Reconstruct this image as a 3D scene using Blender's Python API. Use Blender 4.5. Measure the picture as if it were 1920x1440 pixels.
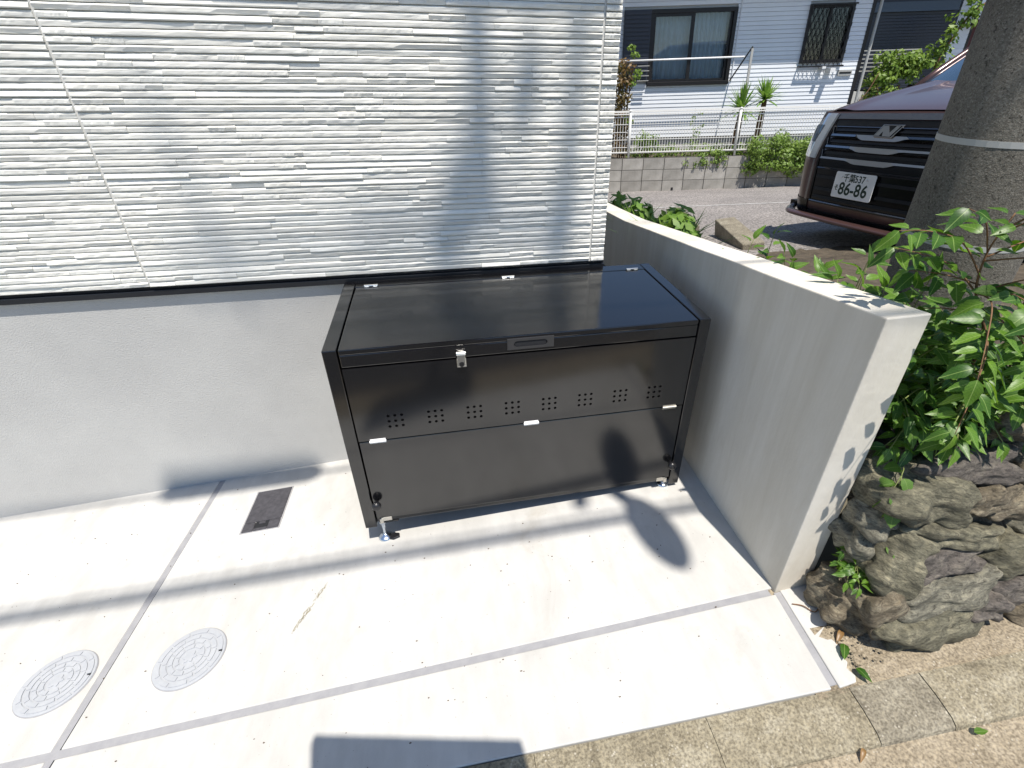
import bpy, bmesh, math, random
from mathutils import Vector, Matrix, noise
random.seed(7)
for o in list(bpy.data.objects): bpy.data.objects.remove(o)
S = bpy.context.scene
COL = S.collection

# ------------------------------------------------------------------ camera
cam_d = bpy.data.cameras.new('camera'); cam = bpy.data.objects.new('camera', cam_d); COL.objects.link(cam)
cam_d.sensor_fit = 'HORIZONTAL'; cam_d.sensor_width = 36
cam_d.lens = 36 * 938.9 / 1920
cam_d.shift_x = -(1018.46 - 960) / 1920
cam_d.shift_y = -(720 - 702.82) / 1920
cam_d.clip_start = 0.05; cam_d.clip_end = 2000
cr, cu, cf = Vector((.97886, -.20422, .01154)), Vector((.09814, .51840, .84949)), Vector((.17947, .83040, -.52748))
cam.matrix_world = Matrix(((cr.x, cu.x, -cf.x, .3541), (cr.y, cu.y, -cf.y, -1.3338), (cr.z, cu.z, -cf.z, 1.5126), (0, 0, 0, 1)))
S.camera = cam

# ------------------------------------------------------------------ sky, sun, exposure
SUN = Vector((.058, -.358, .932)).normalized()
elev = math.asin(SUN.z); azim = math.atan2(SUN.x, SUN.y)
world = bpy.data.worlds.new('World'); S.world = world; world.use_nodes = True
wn = world.node_tree
sky = wn.nodes.new('ShaderNodeTexSky'); sky.sky_type = 'NISHITA'; sky.sun_disc = False
sky.sun_elevation = elev; sky.sun_rotation = azim
sky.air_density = 1.0; sky.dust_density = .25; sky.ozone_density = 3.0
bg = wn.nodes['Background']; bg.inputs['Strength'].default_value = .108
wn.links.new(sky.outputs[0], bg.inputs['Color'])
sl = bpy.data.lights.new('sun', 'SUN'); sl.energy = 4.7; sl.angle = math.radians(.53); sl.color = (1, .94, .855)
sun = bpy.data.objects.new('sun', sl); COL.objects.link(sun)
sun.rotation_euler = SUN.to_track_quat('Z', 'Y').to_euler(); sun.location = SUN * 30
S.view_settings.view_transform = 'Standard'; S.view_settings.look = 'None'
S.view_settings.gamma = 1; S.view_settings.use_curve_mapping = False
S.view_settings.exposure = .42
S.cycles.max_bounces = 7; S.cycles.diffuse_bounces = 3; S.cycles.transparent_max_bounces = 8
S.render.resolution_x = 1024; S.render.resolution_y = 768

# ------------------------------------------------------------------ materials
def _mat(name):
    m = bpy.data.materials.new(name); m.use_nodes = True
    nt = m.node_tree; b = nt.nodes['Principled BSDF']
    return m, nt, b
def _ramp(nt, src, stops):
    r = nt.nodes.new('ShaderNodeValToRGB'); el = r.color_ramp.elements
    while len(el) < len(stops): el.new(.5)
    for e, (p, c) in zip(el, stops): e.position = p; e.color = (*c, 1) if len(c) == 3 else c
    nt.links.new(src, r.inputs[0]); return r.outputs[0]
def _noise(nt, scale, detail=6, rough=.6, stretch=None, coord='Object', dist=0):
    tc = nt.nodes.new('ShaderNodeTexCoord'); n = nt.nodes.new('ShaderNodeTexNoise')
    n.inputs['Scale'].default_value = scale; n.inputs['Detail'].default_value = detail; n.inputs['Roughness'].default_value = rough
    n.inputs['Distortion'].default_value = dist
    src = tc.outputs[coord]
    if stretch:
        mp = nt.nodes.new('ShaderNodeMapping'); mp.inputs['Scale'].default_value = stretch
        nt.links.new(src, mp.inputs[0]); src = mp.outputs[0]
    nt.links.new(src, n.inputs['Vector']); return n.outputs['Fac']
def _mix(nt, a, b, fac, mode='MIX'):
    x = nt.nodes.new('ShaderNodeMix'); x.data_type = 'RGBA'; x.blend_type = mode
    for sock, v in ((x.inputs[6], a), (x.inputs[7], b), (x.inputs[0], fac)):
        if hasattr(v, 'is_linked') or isinstance(v, bpy.types.NodeSocket): nt.links.new(v, sock)
        elif sock == x.inputs[0]: sock.default_value = v
        else: sock.default_value = (*v, 1)
    return x.outputs[2]
def _bump(nt, b, h, strength, dist=.002, prev=None):
    bm = nt.nodes.new('ShaderNodeBump'); bm.inputs['Strength'].default_value = strength; bm.inputs['Distance'].default_value = dist
    nt.links.new(h, bm.inputs['Height'])
    if prev: nt.links.new(prev, bm.inputs['Normal'])
    nt.links.new(bm.outputs[0], b.inputs['Normal']); return bm.outputs[0]
def plain(name, col, rough=.5, metal=0, coat=0, spec=.5):
    m, nt, b = _mat(name); b.inputs['Base Color'].default_value = (*col, 1)
    b.inputs['Roughness'].default_value = rough; b.inputs['Metallic'].default_value = metal
    b.inputs['Coat Weight'].default_value = coat; b.inputs['Coat Roughness'].default_value = .05
    b.inputs['Specular IOR Level'].default_value = spec
    return m
def mottled(name, c1, c2, scale, rough=.85, bump=.3, bscale=None, bdist=.002, stretch=None, speck=None, rnd=0, detail=8, lo=.3, hi=.7):
    m, nt, b = _mat(name)
    col = _ramp(nt, _noise(nt, scale, detail, stretch=stretch), [(lo, c1), (hi, c2)])
    if speck:
        sc, cc, th = speck
        f = _ramp(nt, _noise(nt, sc, 3, .5), [(th, (0, 0, 0)), (min(th + .06, 1), (1, 1, 1))])
        col = _mix(nt, col, cc, f)
    if rnd:
        oi = nt.nodes.new('ShaderNodeObjectInfo')
        v = _ramp(nt, oi.outputs['Random'], [(0, (1 - rnd,) * 3), (1, (1 + rnd * .3,) * 3)])
        col = _mix(nt, col, v, 1.0, 'MULTIPLY')
    nt.links.new(col, b.inputs['Base Color'])
    b.inputs['Roughness'].default_value = rough
    if bump: _bump(nt, b, _noise(nt, bscale or scale * 6, 5, stretch=stretch), bump, bdist)
    return m

def slab_material():
    m, nt, b = _mat('driveway_concrete')
    base = _ramp(nt, _noise(nt, 1.7, 7, .62), [(.3, (.485, .476, .448)), (.7, (.575, .569, .547))])
    tr = _ramp(nt, _noise(nt, 18, 4, .6, stretch=(1, .35, 1)), [(.35, (.90, .90, .90)), (.65, (1.02, 1.02, 1.02))])
    col = _mix(nt, base, tr, 1.0, 'MULTIPLY')
    st = _ramp(nt, _noise(nt, 2.6, 6, .7, dist=.6), [(.60, (0, 0, 0)), (.78, (.5, .5, .5))])
    col = _mix(nt, col, (.35, .315, .25), st)
    sp = _ramp(nt, _noise(nt, 160, 2, .4), [(.74, (0, 0, 0)), (.79, (.7, .7, .7))])
    col = _mix(nt, col, (.25, .23, .20), sp)
    nt.links.new(col, b.inputs['Base Color']); b.inputs['Roughness'].default_value = .9
    n1 = _bump(nt, b, _noise(nt, 220, 4, .6), .25, .001)
    _bump(nt, b, _noise(nt, 14, 4, .6, stretch=(1, .3, 1)), .25, .004, n1)
    return m
def kerb_material(name, c1, c2, c3):
    m, nt, b = _mat(name)
    col = _ramp(nt, _noise(nt, 9, 10, .78, dist=.4), [(.32, c1), (.5, c2), (.66, c3)])
    fine = _ramp(nt, _noise(nt, 150, 3, .6), [(.36, (.62, .6, .57)), (.5, (1, 1, 1)), (.66, (1.35, 1.33, 1.28))]); col = _mix(nt, col, fine, 1.0, 'MULTIPLY')
    v = nt.nodes.new('ShaderNodeTexVoronoi'); v.inputs['Scale'].default_value = 110
    tc = nt.nodes.new('ShaderNodeTexCoord'); nt.links.new(tc.outputs['Object'], v.inputs['Vector'])
    f = _ramp(nt, v.outputs['Distance'], [(.14, (1, 1, 1)), (.34, (0, 0, 0))])
    msk = _ramp(nt, _noise(nt, 34, 4, .6), [(.52, (0, 0, 0)), (.62, (.7, .7, .7))])
    ff = _mix(nt, f, msk, 1.0, 'MULTIPLY')
    col = _mix(nt, col, (.50, .46, .38), ff)
    nt.links.new(col, b.inputs['Base Color']); b.inputs['Roughness'].default_value = .92
    n = _bump(nt, b, v.outputs['Distance'], .5, .003)
    _bump(nt, b, _noise(nt, 60, 6, .7), .5, .004, n)
    return m
def asphalt_material(name, dark, light):
    m, nt, b = _mat(name)
    v = nt.nodes.new('ShaderNodeTexVoronoi'); v.inputs['Scale'].default_value = 75
    tc = nt.nodes.new('ShaderNodeTexCoord'); nt.links.new(tc.outputs['Object'], v.inputs['Vector'])
    col = _ramp(nt, v.outputs['Color'], [(.25, dark), (.8, light)])
    big = _ramp(nt, _noise(nt, .9, 5), [(.3, (.78, .77, .76)), (.7, (1.1, 1.08, 1.05))])
    col = _mix(nt, col, big, 1.0, 'MULTIPLY')
    nt.links.new(col, b.inputs['Base Color']); b.inputs['Roughness'].default_value = .85
    _bump(nt, b, v.outputs['Distance'], .7, .006)
    return m
def leaf_material(name, c1, c2, trans=.35, vein=True):
    m, nt, b = _mat(name)
    oi = nt.nodes.new('ShaderNodeObjectInfo')
    col = _ramp(nt, oi.outputs['Random'], [(0, c1), (1, c2)])
    pat = _ramp(nt, _noise(nt, 25, 4), [(.3, (.75, .78, .7)), (.7, (1.15, 1.12, 1.1))])
    col = _mix(nt, col, pat, 1.0, 'MULTIPLY')
    if vein:
        tc = nt.nodes.new('ShaderNodeTexCoord'); w = nt.nodes.new('ShaderNodeTexWave'); w.bands_direction = 'DIAGONAL'
        w.inputs['Scale'].default_value = 45; nt.links.new(tc.outputs['Object'], w.inputs['Vector'])
        sx = nt.nodes.new('ShaderNodeSeparateXYZ'); nt.links.new(tc.outputs['Object'], sx.inputs[0])
        def mth(op, p, q=0.0):
            n_ = nt.nodes.new('ShaderNodeMath'); n_.operation = op
            for s_, v_ in zip(n_.inputs, (p, q)):
                if isinstance(v_, float): s_.default_value = v_
                else: nt.links.new(v_, s_)
            return n_.outputs[0]
        ax = mth('ABSOLUTE', sx.outputs[0]); f_ = mth('FRACT', mth('MULTIPLY', mth('SUBTRACT', sx.outputs[1], mth('MULTIPLY', ax, 1.0)), 8.0))
        vv = _ramp(nt, f_, [(0, (.72, .76, .66)), (.16, (1.05, 1.03, 1.0)), (.75, (1.0, 1.0, 1.0)), (1, (.80, .82, .74))])
        col = _mix(nt, col, vv, 1.0, 'MULTIPLY')
        mr = _ramp(nt, ax, [(.006, (1, 1, 1)), (.016, (0, 0, 0))]); col = _mix(nt, col, (.24, .36, .10), mr)
        _bump(nt, b, f_, .35, .0012)
    nt.links.new(col, b.inputs['Base Color']); b.inputs['Roughness'].default_value = .42
    t = nt.nodes.new('ShaderNodeBsdfTranslucent')
    tcol = _mix(nt, col, (1.5, 1.4, .55), 1.0, 'MULTIPLY'); nt.links.new(tcol, t.inputs['Color'])
    mx = nt.nodes.new('ShaderNodeMixShader'); mx.inputs[0].default_value = trans
    nt.links.new(b.outputs[0], mx.inputs[1]); nt.links.new(t.outputs[0], mx.inputs[2])
    nt.links.new(mx.outputs[0], nt.nodes['Material Output'].inputs['Surface'])
    return m
def foliage_material(name, c1, c2, trans=.3, scale=9):
    m, nt, b = _mat(name)
    col = _ramp(nt, _noise(nt, scale, 6), [(.3, c1), (.7, c2)])
    nt.links.new(col, b.inputs['Base Color']); b.inputs['Roughness'].default_value = .5
    t = nt.nodes.new('ShaderNodeBsdfTranslucent'); nt.links.new(col, t.inputs['Color'])
    mx = nt.nodes.new('ShaderNodeMixShader'); mx.inputs[0].default_value = trans
    nt.links.new(b.outputs[0], mx.inputs[1]); nt.links.new(t.outputs[0], mx.inputs[2])
    nt.links.new(mx.outputs[0], nt.nodes['Material Output'].inputs['Surface'])
    return m
def glass_material(name, tint=(1, 1, 1)):
    m, nt, b = _mat(name); nt.nodes.remove(b)
    tr = nt.nodes.new('ShaderNodeBsdfTransparent'); tr.inputs[0].default_value = (*tint, 1)
    gl = nt.nodes.new('ShaderNodeBsdfGlossy'); gl.inputs['Roughness'].default_value = .01
    fr = nt.nodes.new('ShaderNodeFresnel'); fr.inputs[0].default_value = 1.55
    mx = nt.nodes.new('ShaderNodeMixShader')
    nt.links.new(fr.outputs[0], mx.inputs[0]); nt.links.new(tr.outputs[0], mx.inputs[1]); nt.links.new(gl.outputs[0], mx.inputs[2])
    nt.links.new(mx.outputs[0], nt.nodes['Material Output'].inputs['Surface'])
    return m
def siding_material():
    m, nt, b = _mat('stone_strip_siding')
    g = nt.nodes.new('ShaderNodeNewGeometry'); oi = nt.nodes.new('ShaderNodeObjectInfo')
    ad = nt.nodes.new('ShaderNodeMath'); ad.operation = 'ADD'; fr = nt.nodes.new('ShaderNodeMath'); fr.operation = 'FRACT'
    nt.links.new(g.outputs['Random Per Island'], ad.inputs[0]); nt.links.new(oi.outputs['Random'], ad.inputs[1]); nt.links.new(ad.outputs[0], fr.inputs[0])
    c = _ramp(nt, fr.outputs[0], [(0, (.70, .69, .64)), (.25, (.79, .775, .72)), (1, (.85, .84, .785))])
    tx = nt.nodes.new('ShaderNodeTexNoise'); tx.inputs['Scale'].default_value = 1
    mp = nt.nodes.new('ShaderNodeMapping'); mp.inputs['Scale'].default_value = (22, 60, 130)
    nt.links.new(g.outputs['Position'], mp.inputs[0]); nt.links.new(mp.outputs[0], tx.inputs['Vector']); tx.inputs['Detail'].default_value = 6
    v = _ramp(nt, tx.outputs['Fac'], [(.3, (.91, .905, .89)), (.62, (1.03, 1.03, 1.02))])
    c = _mix(nt, c, v, 1.0, 'MULTIPLY'); nt.links.new(c, b.inputs['Base Color'])
    b.inputs['Roughness'].default_value = .8
    _bump(nt, b, tx.outputs['Fac'], .32, .004)
    return m

M = dict(
    slab=slab_material(),
    joint=mottled('joint_sealant', (.27, .27, .285), (.33, .33, .34), 30, .8, .15),
    kerb=kerb_material('kerb_concrete', (.135, .115, .078), (.24, .21, .148), (.33, .30, .23)),
    kerbdark=kerb_material('kerb_concrete_grey', (.125, .110, .082), (.215, .192, .145), (.30, .275, .215)),
    gutter=kerb_material('gutter_concrete', (.20, .165, .115), (.28, .235, .168), (.35, .30, .225)),
    asphalt=asphalt_material('parking_asphalt', (.14, .13, .125), (.38, .355, .34)),
    road=asphalt_material('road_asphalt', (.035, .035, .035), (.09, .09, .088)),
    earth=mottled('bare_earth', (.05, .04, .028), (.12, .095, .065), 20, .95, .8, 60, .01),
    terrain=mottled('terrain', (.10, .09, .06), (.16, .14, .10), 3, .95, .3),
    siding=siding_material(),
    seal=plain('seam_sealant', (.60, .595, .57), .7),
    sidback=plain('siding_groove', (.52, .515, .49), .9),
    plaster=mottled('foundation_plaster', (.43, .425, .41), (.495, .49, .47), 3.0, .9, .9, 190, .0024),
    flash=plain('black_flashing', (.012, .014, .018), .35),
    black=None,
    steel=plain('bright_steel', (.72, .72, .70), .22, 1),
    steel2=plain('satin_steel', (.62, .60, .55), .35, 1),
    zinc=plain('zinc_plated', (.60, .66, .74), .25, 1),
    handle=plain('dark_grey_plastic', (.035, .035, .037), .42),
    rubber=plain('black_rubber', (.012, .012, .014), .35),
    lowwall=None,
    pole=None,
    strap=plain('grey_strap', (.42, .42, .40), .55),
    bark=mottled('brown_bark', (.12, .06, .03), (.24, .13, .065), 30, .85, .5, 80),
    twig=mottled('green_twig', (.14, .19, .05), (.22, .24, .08), 30, .7, .2),
    leaf=leaf_material('shrub_leaf', (.038, .115, .014), (.15, .29, .034), .36),
    leaf2=leaf_material('vine_leaf', (.09, .19, .035), (.17, .30, .065), .42),
    leafdry=leaf_material('dry_leaf', (.16, .09, .035), (.26, .15, .06), .2, False),
    grassm=foliage_material('grass_blades', (.10, .22, .02), (.22, .34, .05), .35, 12),
    hedge=foliage_material('trailing_foliage', (.10, .19, .025), (.26, .37, .07), .35, 7),
    nand=foliage_material('red_green_foliage', (.035, .075, .018), (.26, .13, .035), .35, 4.2),
    bush=foliage_material('bright_bush', (.10, .19, .02), (.24, .35, .05), .35, 4),
    yucca=foliage_material('yucca_blade', (.10, .23, .03), (.26, .40, .07), .3, 6),
    blockm=mottled('concrete_block', (.27, .26, .235), (.43, .415, .385), 5, .95, .5, 60, .003, rnd=.22),
    mortar=mottled('block_mortar', (.05, .047, .042), (.09, .085, .075), 30, .95, .5),
    wpaint=plain('white_fence_paint', (.78, .78, .75), .4),
    fsid=mottled('white_house_siding', (.74, .77, .81), (.80, .83, .87), 2, .6, .15, 30, rnd=.05),
    dark=plain('dark_bronze_aluminium', (.018, .017, .018), .4, .3),
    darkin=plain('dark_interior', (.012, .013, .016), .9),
    shutter=plain('shutter_dark', (.030, .036, .055), .45),
    curtain=mottled('curtain_cloth', (.80, .82, .82), (.88, .89, .88), 3, .9, 0),
    glass=glass_material('window_glass', (.8, .86, .9)),
    oldwall=plain('blue_grey_panel', (.08, .11, .15), .6),
    carpaint=None,
    carblack=plain('car_gloss_black', (.005, .005, .006), .22, 0, 0, .35),
    chrome=plain('car_chrome', (.42, .41, .40), .10, 1),
    chrome2=plain('car_satin_chrome', (.26, .25, .25), .22, 1),
    carglass=plain('car_glass', (.02, .045, .075), .04, 0, 1, .8),
    lamp=plain('car_headlamp', (.62, .64, .66), .10, .8, 1),
    plate=plain('plate_white', (.80, .80, .78), .45),
    ink=plain('plate_ink', (.012, .03, .018), .5),
    tyre=plain('tyre_rubber', (.014, .014, .015), .8),
    white=plain('white_plastic', (.80, .80, .80), .35),
    roadline=mottled('worn_white_paint', (.28, .27, .26), (.60, .59, .57), 18, .9, .2),
    cable=plain('cable_black', (.02, .02, .02), .6),
    dark_red=plain('dark_red_board', (.10, .02, .018), .6),
)
def black_panel():
    m, nt, b = _mat('black_powder_coat')
    b.inputs['Base Color'].default_value = (.006, .006, .007, 1); b.inputs['IOR'].default_value = 1.75
    r = _ramp(nt, _noise(nt, 2.2, 4), [(.3, (.12,) * 3), (.7, (.17,) * 3)])
    nt.links.new(r, b.inputs['Roughness']); b.inputs['Specular IOR Level'].default_value = .5
    _bump(nt, b, _noise(nt, 2.5, 1), .03, .01)
    du = _ramp(nt, _noise(nt, 130, 4, .7), [(.62, (.005, .005, .006)), (.80, (.03, .029, .027))]); nt.links.new(du, b.inputs['Base Color'])
    return m
M['black'] = black_panel()
def lowwall_mat():
    m, nt, b = _mat('trowelled_mortar')
    c = _ramp(nt, _noise(nt, 2.4, 7, .65, stretch=(1, 1, .35)), [(.28, (.56, .51, .43)), (.5, (.66, .625, .555)), (.72, (.71, .685, .63))])
    s = _ramp(nt, _noise(nt, 5, 7, .75, stretch=(1, 1.6, .16), dist=.5), [(.30, (.88, .865, .83)), (.66, (1.04, 1.04, 1.04))])
    c = _mix(nt, c, s, 1.0, 'MULTIPLY'); nt.links.new(c, b.inputs['Base Color']); b.inputs['Roughness'].default_value = .8
    n = _bump(nt, b, _noise(nt, 90, 5, .6, stretch=(1, 1, .5)), .35, .002)
    _bump(nt, b, _noise(nt, 6, 4, .6), .3, .012, n)
    return m
M['lowwall'] = lowwall_mat()
def pole_mat():
    m, nt, b = _mat('pole_concrete')
    v = nt.nodes.new('ShaderNodeTexVoronoi'); v.inputs['Scale'].default_value = 330
    tc = nt.nodes.new('ShaderNodeTexCoord'); nt.links.new(tc.outputs['Object'], v.inputs['Vector'])
    c = _ramp(nt, v.outputs['Color'], [(.15, (.125, .113, .093)), (.6, (.17, .156, .13)), (.97, (.26, .245, .212))])
    d = _ramp(nt, _noise(nt, 90, 4, .7), [(.55, (1, 1, 1)), (.66, (.35, .34, .33))])
    c = _mix(nt, c, d, 1.0, 'MULTIPLY')
    e = _ramp(nt, _noise(nt, 2.5, 5), [(.3, (.75, .73, .7)), (.7, (1.1, 1.1, 1.1))])
    c = _mix(nt, c, e, 1.0, 'MULTIPLY')
    nt.links.new(c, b.inputs['Base Color']); b.inputs['Roughness'].default_value = .9
    n = _bump(nt, b, _noise(nt, 110, 5, .7), .8, .004); _bump(nt, b, v.outputs['Distance'], .4, .002, n)
    return m
M['pole'] = pole_mat()
def car_paint():
    m, nt, b = _mat('car_purple_brown_paint')
    b.inputs['Base Color'].default_value = (.085, .046, .042, 1); b.inputs['Metallic'].default_value = .3
    b.inputs['Roughness'].default_value = .28; b.inputs['Coat Weight'].default_value = .35; b.inputs['Coat Roughness'].default_value = .04
    return m
M['carpaint'] = car_paint()
def rock_mat(name, c1, c2, c3):
    m, nt, b = _mat(name)
    c = _ramp(nt, _noise(nt, 12, 10, .78, stretch=(1, 1, 2.2), dist=.7), [(.33, c1), (.5, c2), (.66, c3)])
    k = _ramp(nt, _noise(nt, 45, 6, .75, stretch=(1, 1, 3), dist=1.0), [(.34, (.30, .28, .26)), (.50, (.95, .95, .93)), (.72, (1.55, 1.5, 1.38))])
    c = _mix(nt, c, k, 1.0, 'MULTIPLY')
    nt.links.new(c, b.inputs['Base Color']); b.inputs['Roughness'].default_value = .8
    n = _bump(nt, b, _noise(nt, 28, 9, .75, stretch=(1, 1, 2.5), dist=.8), 1.0, .012)
    _bump(nt, b, _noise(nt, 120, 5, .7), .6, .003, n)
    return m
ROCK = [rock_mat('green_slate', (.085, .080, .056), (.170, .160, .112), (.33, .30, .21)),
        rock_mat('purple_slate', (.070, .060, .055), (.135, .118, .105), (.23, .205, .17)),
        rock_mat('brown_rock', (.085, .068, .046), (.18, .15, .105), (.31, .275, .20)),
        rock_mat('grey_slate', (.11, .105, .083), (.205, .195, .152), (.37, .345, .265))]

# ------------------------------------------------------------------ mesh helpers
class MB:
    def __init__(self): self.v = []; self.f = []
    def poly(self, pts):
        i = len(self.v); self.v += [tuple(p) for p in pts]; self.f.append(tuple(range(i, i + len(pts)))); return self
    def box(self, x0, x1, y0, y1, z0, z1, mat=None):
        c = [(x0, y0, z0), (x1, y0, z0), (x1, y1, z0), (x0, y1, z0), (x0, y0, z1), (x1, y0, z1), (x1, y1, z1), (x0, y1, z1)]
        if mat: c = [tuple(mat @ Vector(p)) for p in c]
        i = len(self.v); self.v += c
        self.f += [tuple(i + k for k in q) for q in ((3, 2, 1, 0), (4, 5, 6, 7), (0, 1, 5, 4), (1, 2, 6, 5), (2, 3, 7, 6), (3, 0, 4, 7))]
        return self
    def prism(self, bot, top):
        n = len(bot); i = len(self.v); self.v += [tuple(p) for p in bot] + [tuple(p) for p in top]
        self.f.append(tuple(i + k for k in range(n - 1, -1, -1))); self.f.append(tuple(i + n + k for k in range(n)))
        for k in range(n): self.f.append((i + k, i + (k + 1) % n, i + n + (k + 1) % n, i + n + k))
        return self
    def grid(self, fn, nu, nv):
        i = len(self.v)
        for a in range(nu + 1):
            for b in range(nv + 1): self.v.append(tuple(fn(a / nu, b / nv)))
        for a in range(nu):
            for b in range(nv):
                k = i + a * (nv + 1) + b; self.f.append((k, k + nv + 1, k + nv + 2, k + 1))
        return self
    def tube(self, path, rad, n=8, cap=True):
        P = [Vector(p) for p in path]; R = rad if isinstance(rad, (list, tuple)) else [rad] * len(P)
        i = len(self.v); up = Vector((0, 0, 1))
        for k, p in enumerate(P):
            d = (P[min(k + 1, len(P) - 1)] - P[max(k - 1, 0)]).normalized()
            a = d.cross(up if abs(d.z) < .95 else Vector((1, 0, 0))).normalized(); b = d.cross(a)
            for j in range(n):
                t = 2 * math.pi * j / n; self.v.append(tuple(p + R[k] * (math.cos(t) * a + math.sin(t) * b)))
        for k in range(len(P) - 1):
            for j in range(n):
                q = i + k * n; self.f.append((q + j, q + (j + 1) % n, q + n + (j + 1) % n, q + n + j))
        if cap:
            self.f.append(tuple(i + j for j in range(n - 1, -1, -1))); q = i + (len(P) - 1) * n; self.f.append(tuple(q + j for j in range(n)))
        return self
    def lathe(self, prof, n=16, mat=None):
        i = len(self.v)
        for r, z in prof:
            for j in range(n):
                t = 2 * math.pi * j / n; p = Vector((r * math.cos(t), r * math.sin(t), z)); self.v.append(tuple(mat @ p if mat else p))
        for k in range(len(prof) - 1):
            for j in range(n):
                q = i + k * n; self.f.append((q + j, q + (j + 1) % n, q + n + (j + 1) % n, q + n + j))
        self.f.append(tuple(i + j for j in range(n - 1, -1, -1))); q = i + (len(prof) - 1) * n; self.f.append(tuple(q + j for j in range(n)))
        return self
    def mesh(self, name, mat=None, smooth=False):
        me = bpy.data.meshes.new(name); me.from_pydata(self.v, [], self.f)
        bm = bmesh.new(); bm.from_mesh(me); bmesh.ops.recalc_face_normals(bm, faces=bm.faces); bm.to_mesh(me); bm.free()
        if mat: me.materials.append(mat)
        if smooth: me.polygons.foreach_set('use_smooth', [True] * len(me.polygons))
        me.update(); return me
    def build(self, name, mat, parent=None, smooth=False, bevel=0, seg=2, recalc=True):
        o = bpy.data.objects.new(name, self.mesh(name, mat, smooth)); COL.objects.link(o)
        if parent: o.parent = parent
        if bevel:
            b = o.modifiers.new('bevel', 'BEVEL'); b.width = bevel; b.segments = seg; b.limit_method = 'ANGLE'; b.angle_limit = math.radians(40)
        return o
def tag(o, label=None, cat=None, group=None, kind=None):
    if label: o['label'] = label
    if cat: o['category'] = cat
    if group: o['group'] = group
    if kind: o['kind'] = kind
    return o
def empty(name, loc=(0, 0, 0), matrix=None):
    o = bpy.data.objects.new(name, None); COL.objects.link(o); o.empty_display_size = .1
    if matrix is not None: o.matrix_world = matrix
    else: o.location = loc
    return o
def inst(name, me, parent, M4):
    o = bpy.data.objects.new(name, me); COL.objects.link(o); o.parent = parent; o.matrix_local = M4; return o
def G(x, y): return .0617 * x - .0736 * y
def LOT(x, y): return .32 + .013 * (x - 3.2) - .152 * (y - 2.3)
U_ = random.uniform

# ================================================================== SETTING
t = MB(); t.poly([(-400, -400, -2.2), (400, -400, -2.2), (400, 400, -2.2), (-400, 400, -2.2)])
tag(t.build('ground', M['terrain']), kind='structure')
# driveway: concrete slabs with recessed sealed joints
KY = lambda x: -.788 - .049 * (x - .434)      # slab edge along the kerb
JA = lambda y: -.692 - .046 * (.552 - y)      # joint towards the house
JB = lambda x: -.518 - .006 * (x + .63)       # joint along the road
JC = lambda y: 1.285 + .10 * (y + .535)
h = .011
drive = empty('driveway'); tag(drive, kind='structure')
def slab(pts, name='slab', mat='slab', dz=0.0, thick=.12):
    c = MB(); n = 10
    top = [(x, y, G(x, y) + dz) for x, y in pts]; bot = [(x, y, G(x, y) - thick) for x, y in pts]
    return c.prism(bot, top).build(name, M[mat], drive, bevel=.003 if mat == 'slab' else 0)
YW = .60
slab([(-6, JB(-6) + h), (JA(JB(-.7)) - h, JB(-.7) + h), (JA(YW) - h, YW), (-6, YW)])
slab([(JA(JB(-.7)) + h, JB(-.7) + h), (1.285, JB(1.28) + h), (1.38, YW), (JA(YW) + h, YW)])
slab([(-6, KY(-6)), (JA(KY(-.7)) - h, KY(-.7)), (JA(JB(-.7)) - h, JB(-.7) - h), (-6, JB(-6) - h)])
slab([(JA(KY(-.7)) + h, KY(-.7)), (JC(KY(1.25)) - h, KY(1.25)), (JC(JB(1.28)) - h, JB(1.28) - h), (JA(JB(-.7)) + h, JB(-.7) - h)])
slab([(JC(KY(1.27)) + h, KY(1.29)), (1.318, KY(1.31) + .004), (1.328, -.812), (1.320, -.79), (1.335, -.775), (1.328, -.755), (1.345, -.735), (1.340, -.71), (1.358, -.69), (1.352, -.67), (1.385, -.65), (1.39, -.60), (1.385, -.50), (1.28, -.52), (JC(-.53) + h, -.53)])
for pts in ([(JA(-.9) - h, -.80), (JA(-.9) + h, -.80), (JA(YW) + h, YW), (JA(YW) - h, YW)],
            [(-6, JB(-6) - h), (1.262, JB(1.26) - h), (1.262, JB(1.26) + h), (-6, JB(-6) + h)],
            [(JC(-.83) - h, -.82), (JC(-.83) + h, -.82), (JC(-.54) + h, -.535), (JC(-.54) - h, -.535)]):
    slab(pts, 'joint_strip', 'joint', -.0022 - .0006 * random.random(), .10)

m = MB().grid(lambda u, v: (1.20 + .40 * u, -.842 + .36 * v, G(1.20 + .40 * u, -.842 + .36 * v) - .006 + .004 * noise.noise(Vector((u * 14, v * 14, 0)))), 24, 24); o = m.build('mortar_patch', M['gutter']); o.parent = drive
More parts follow.
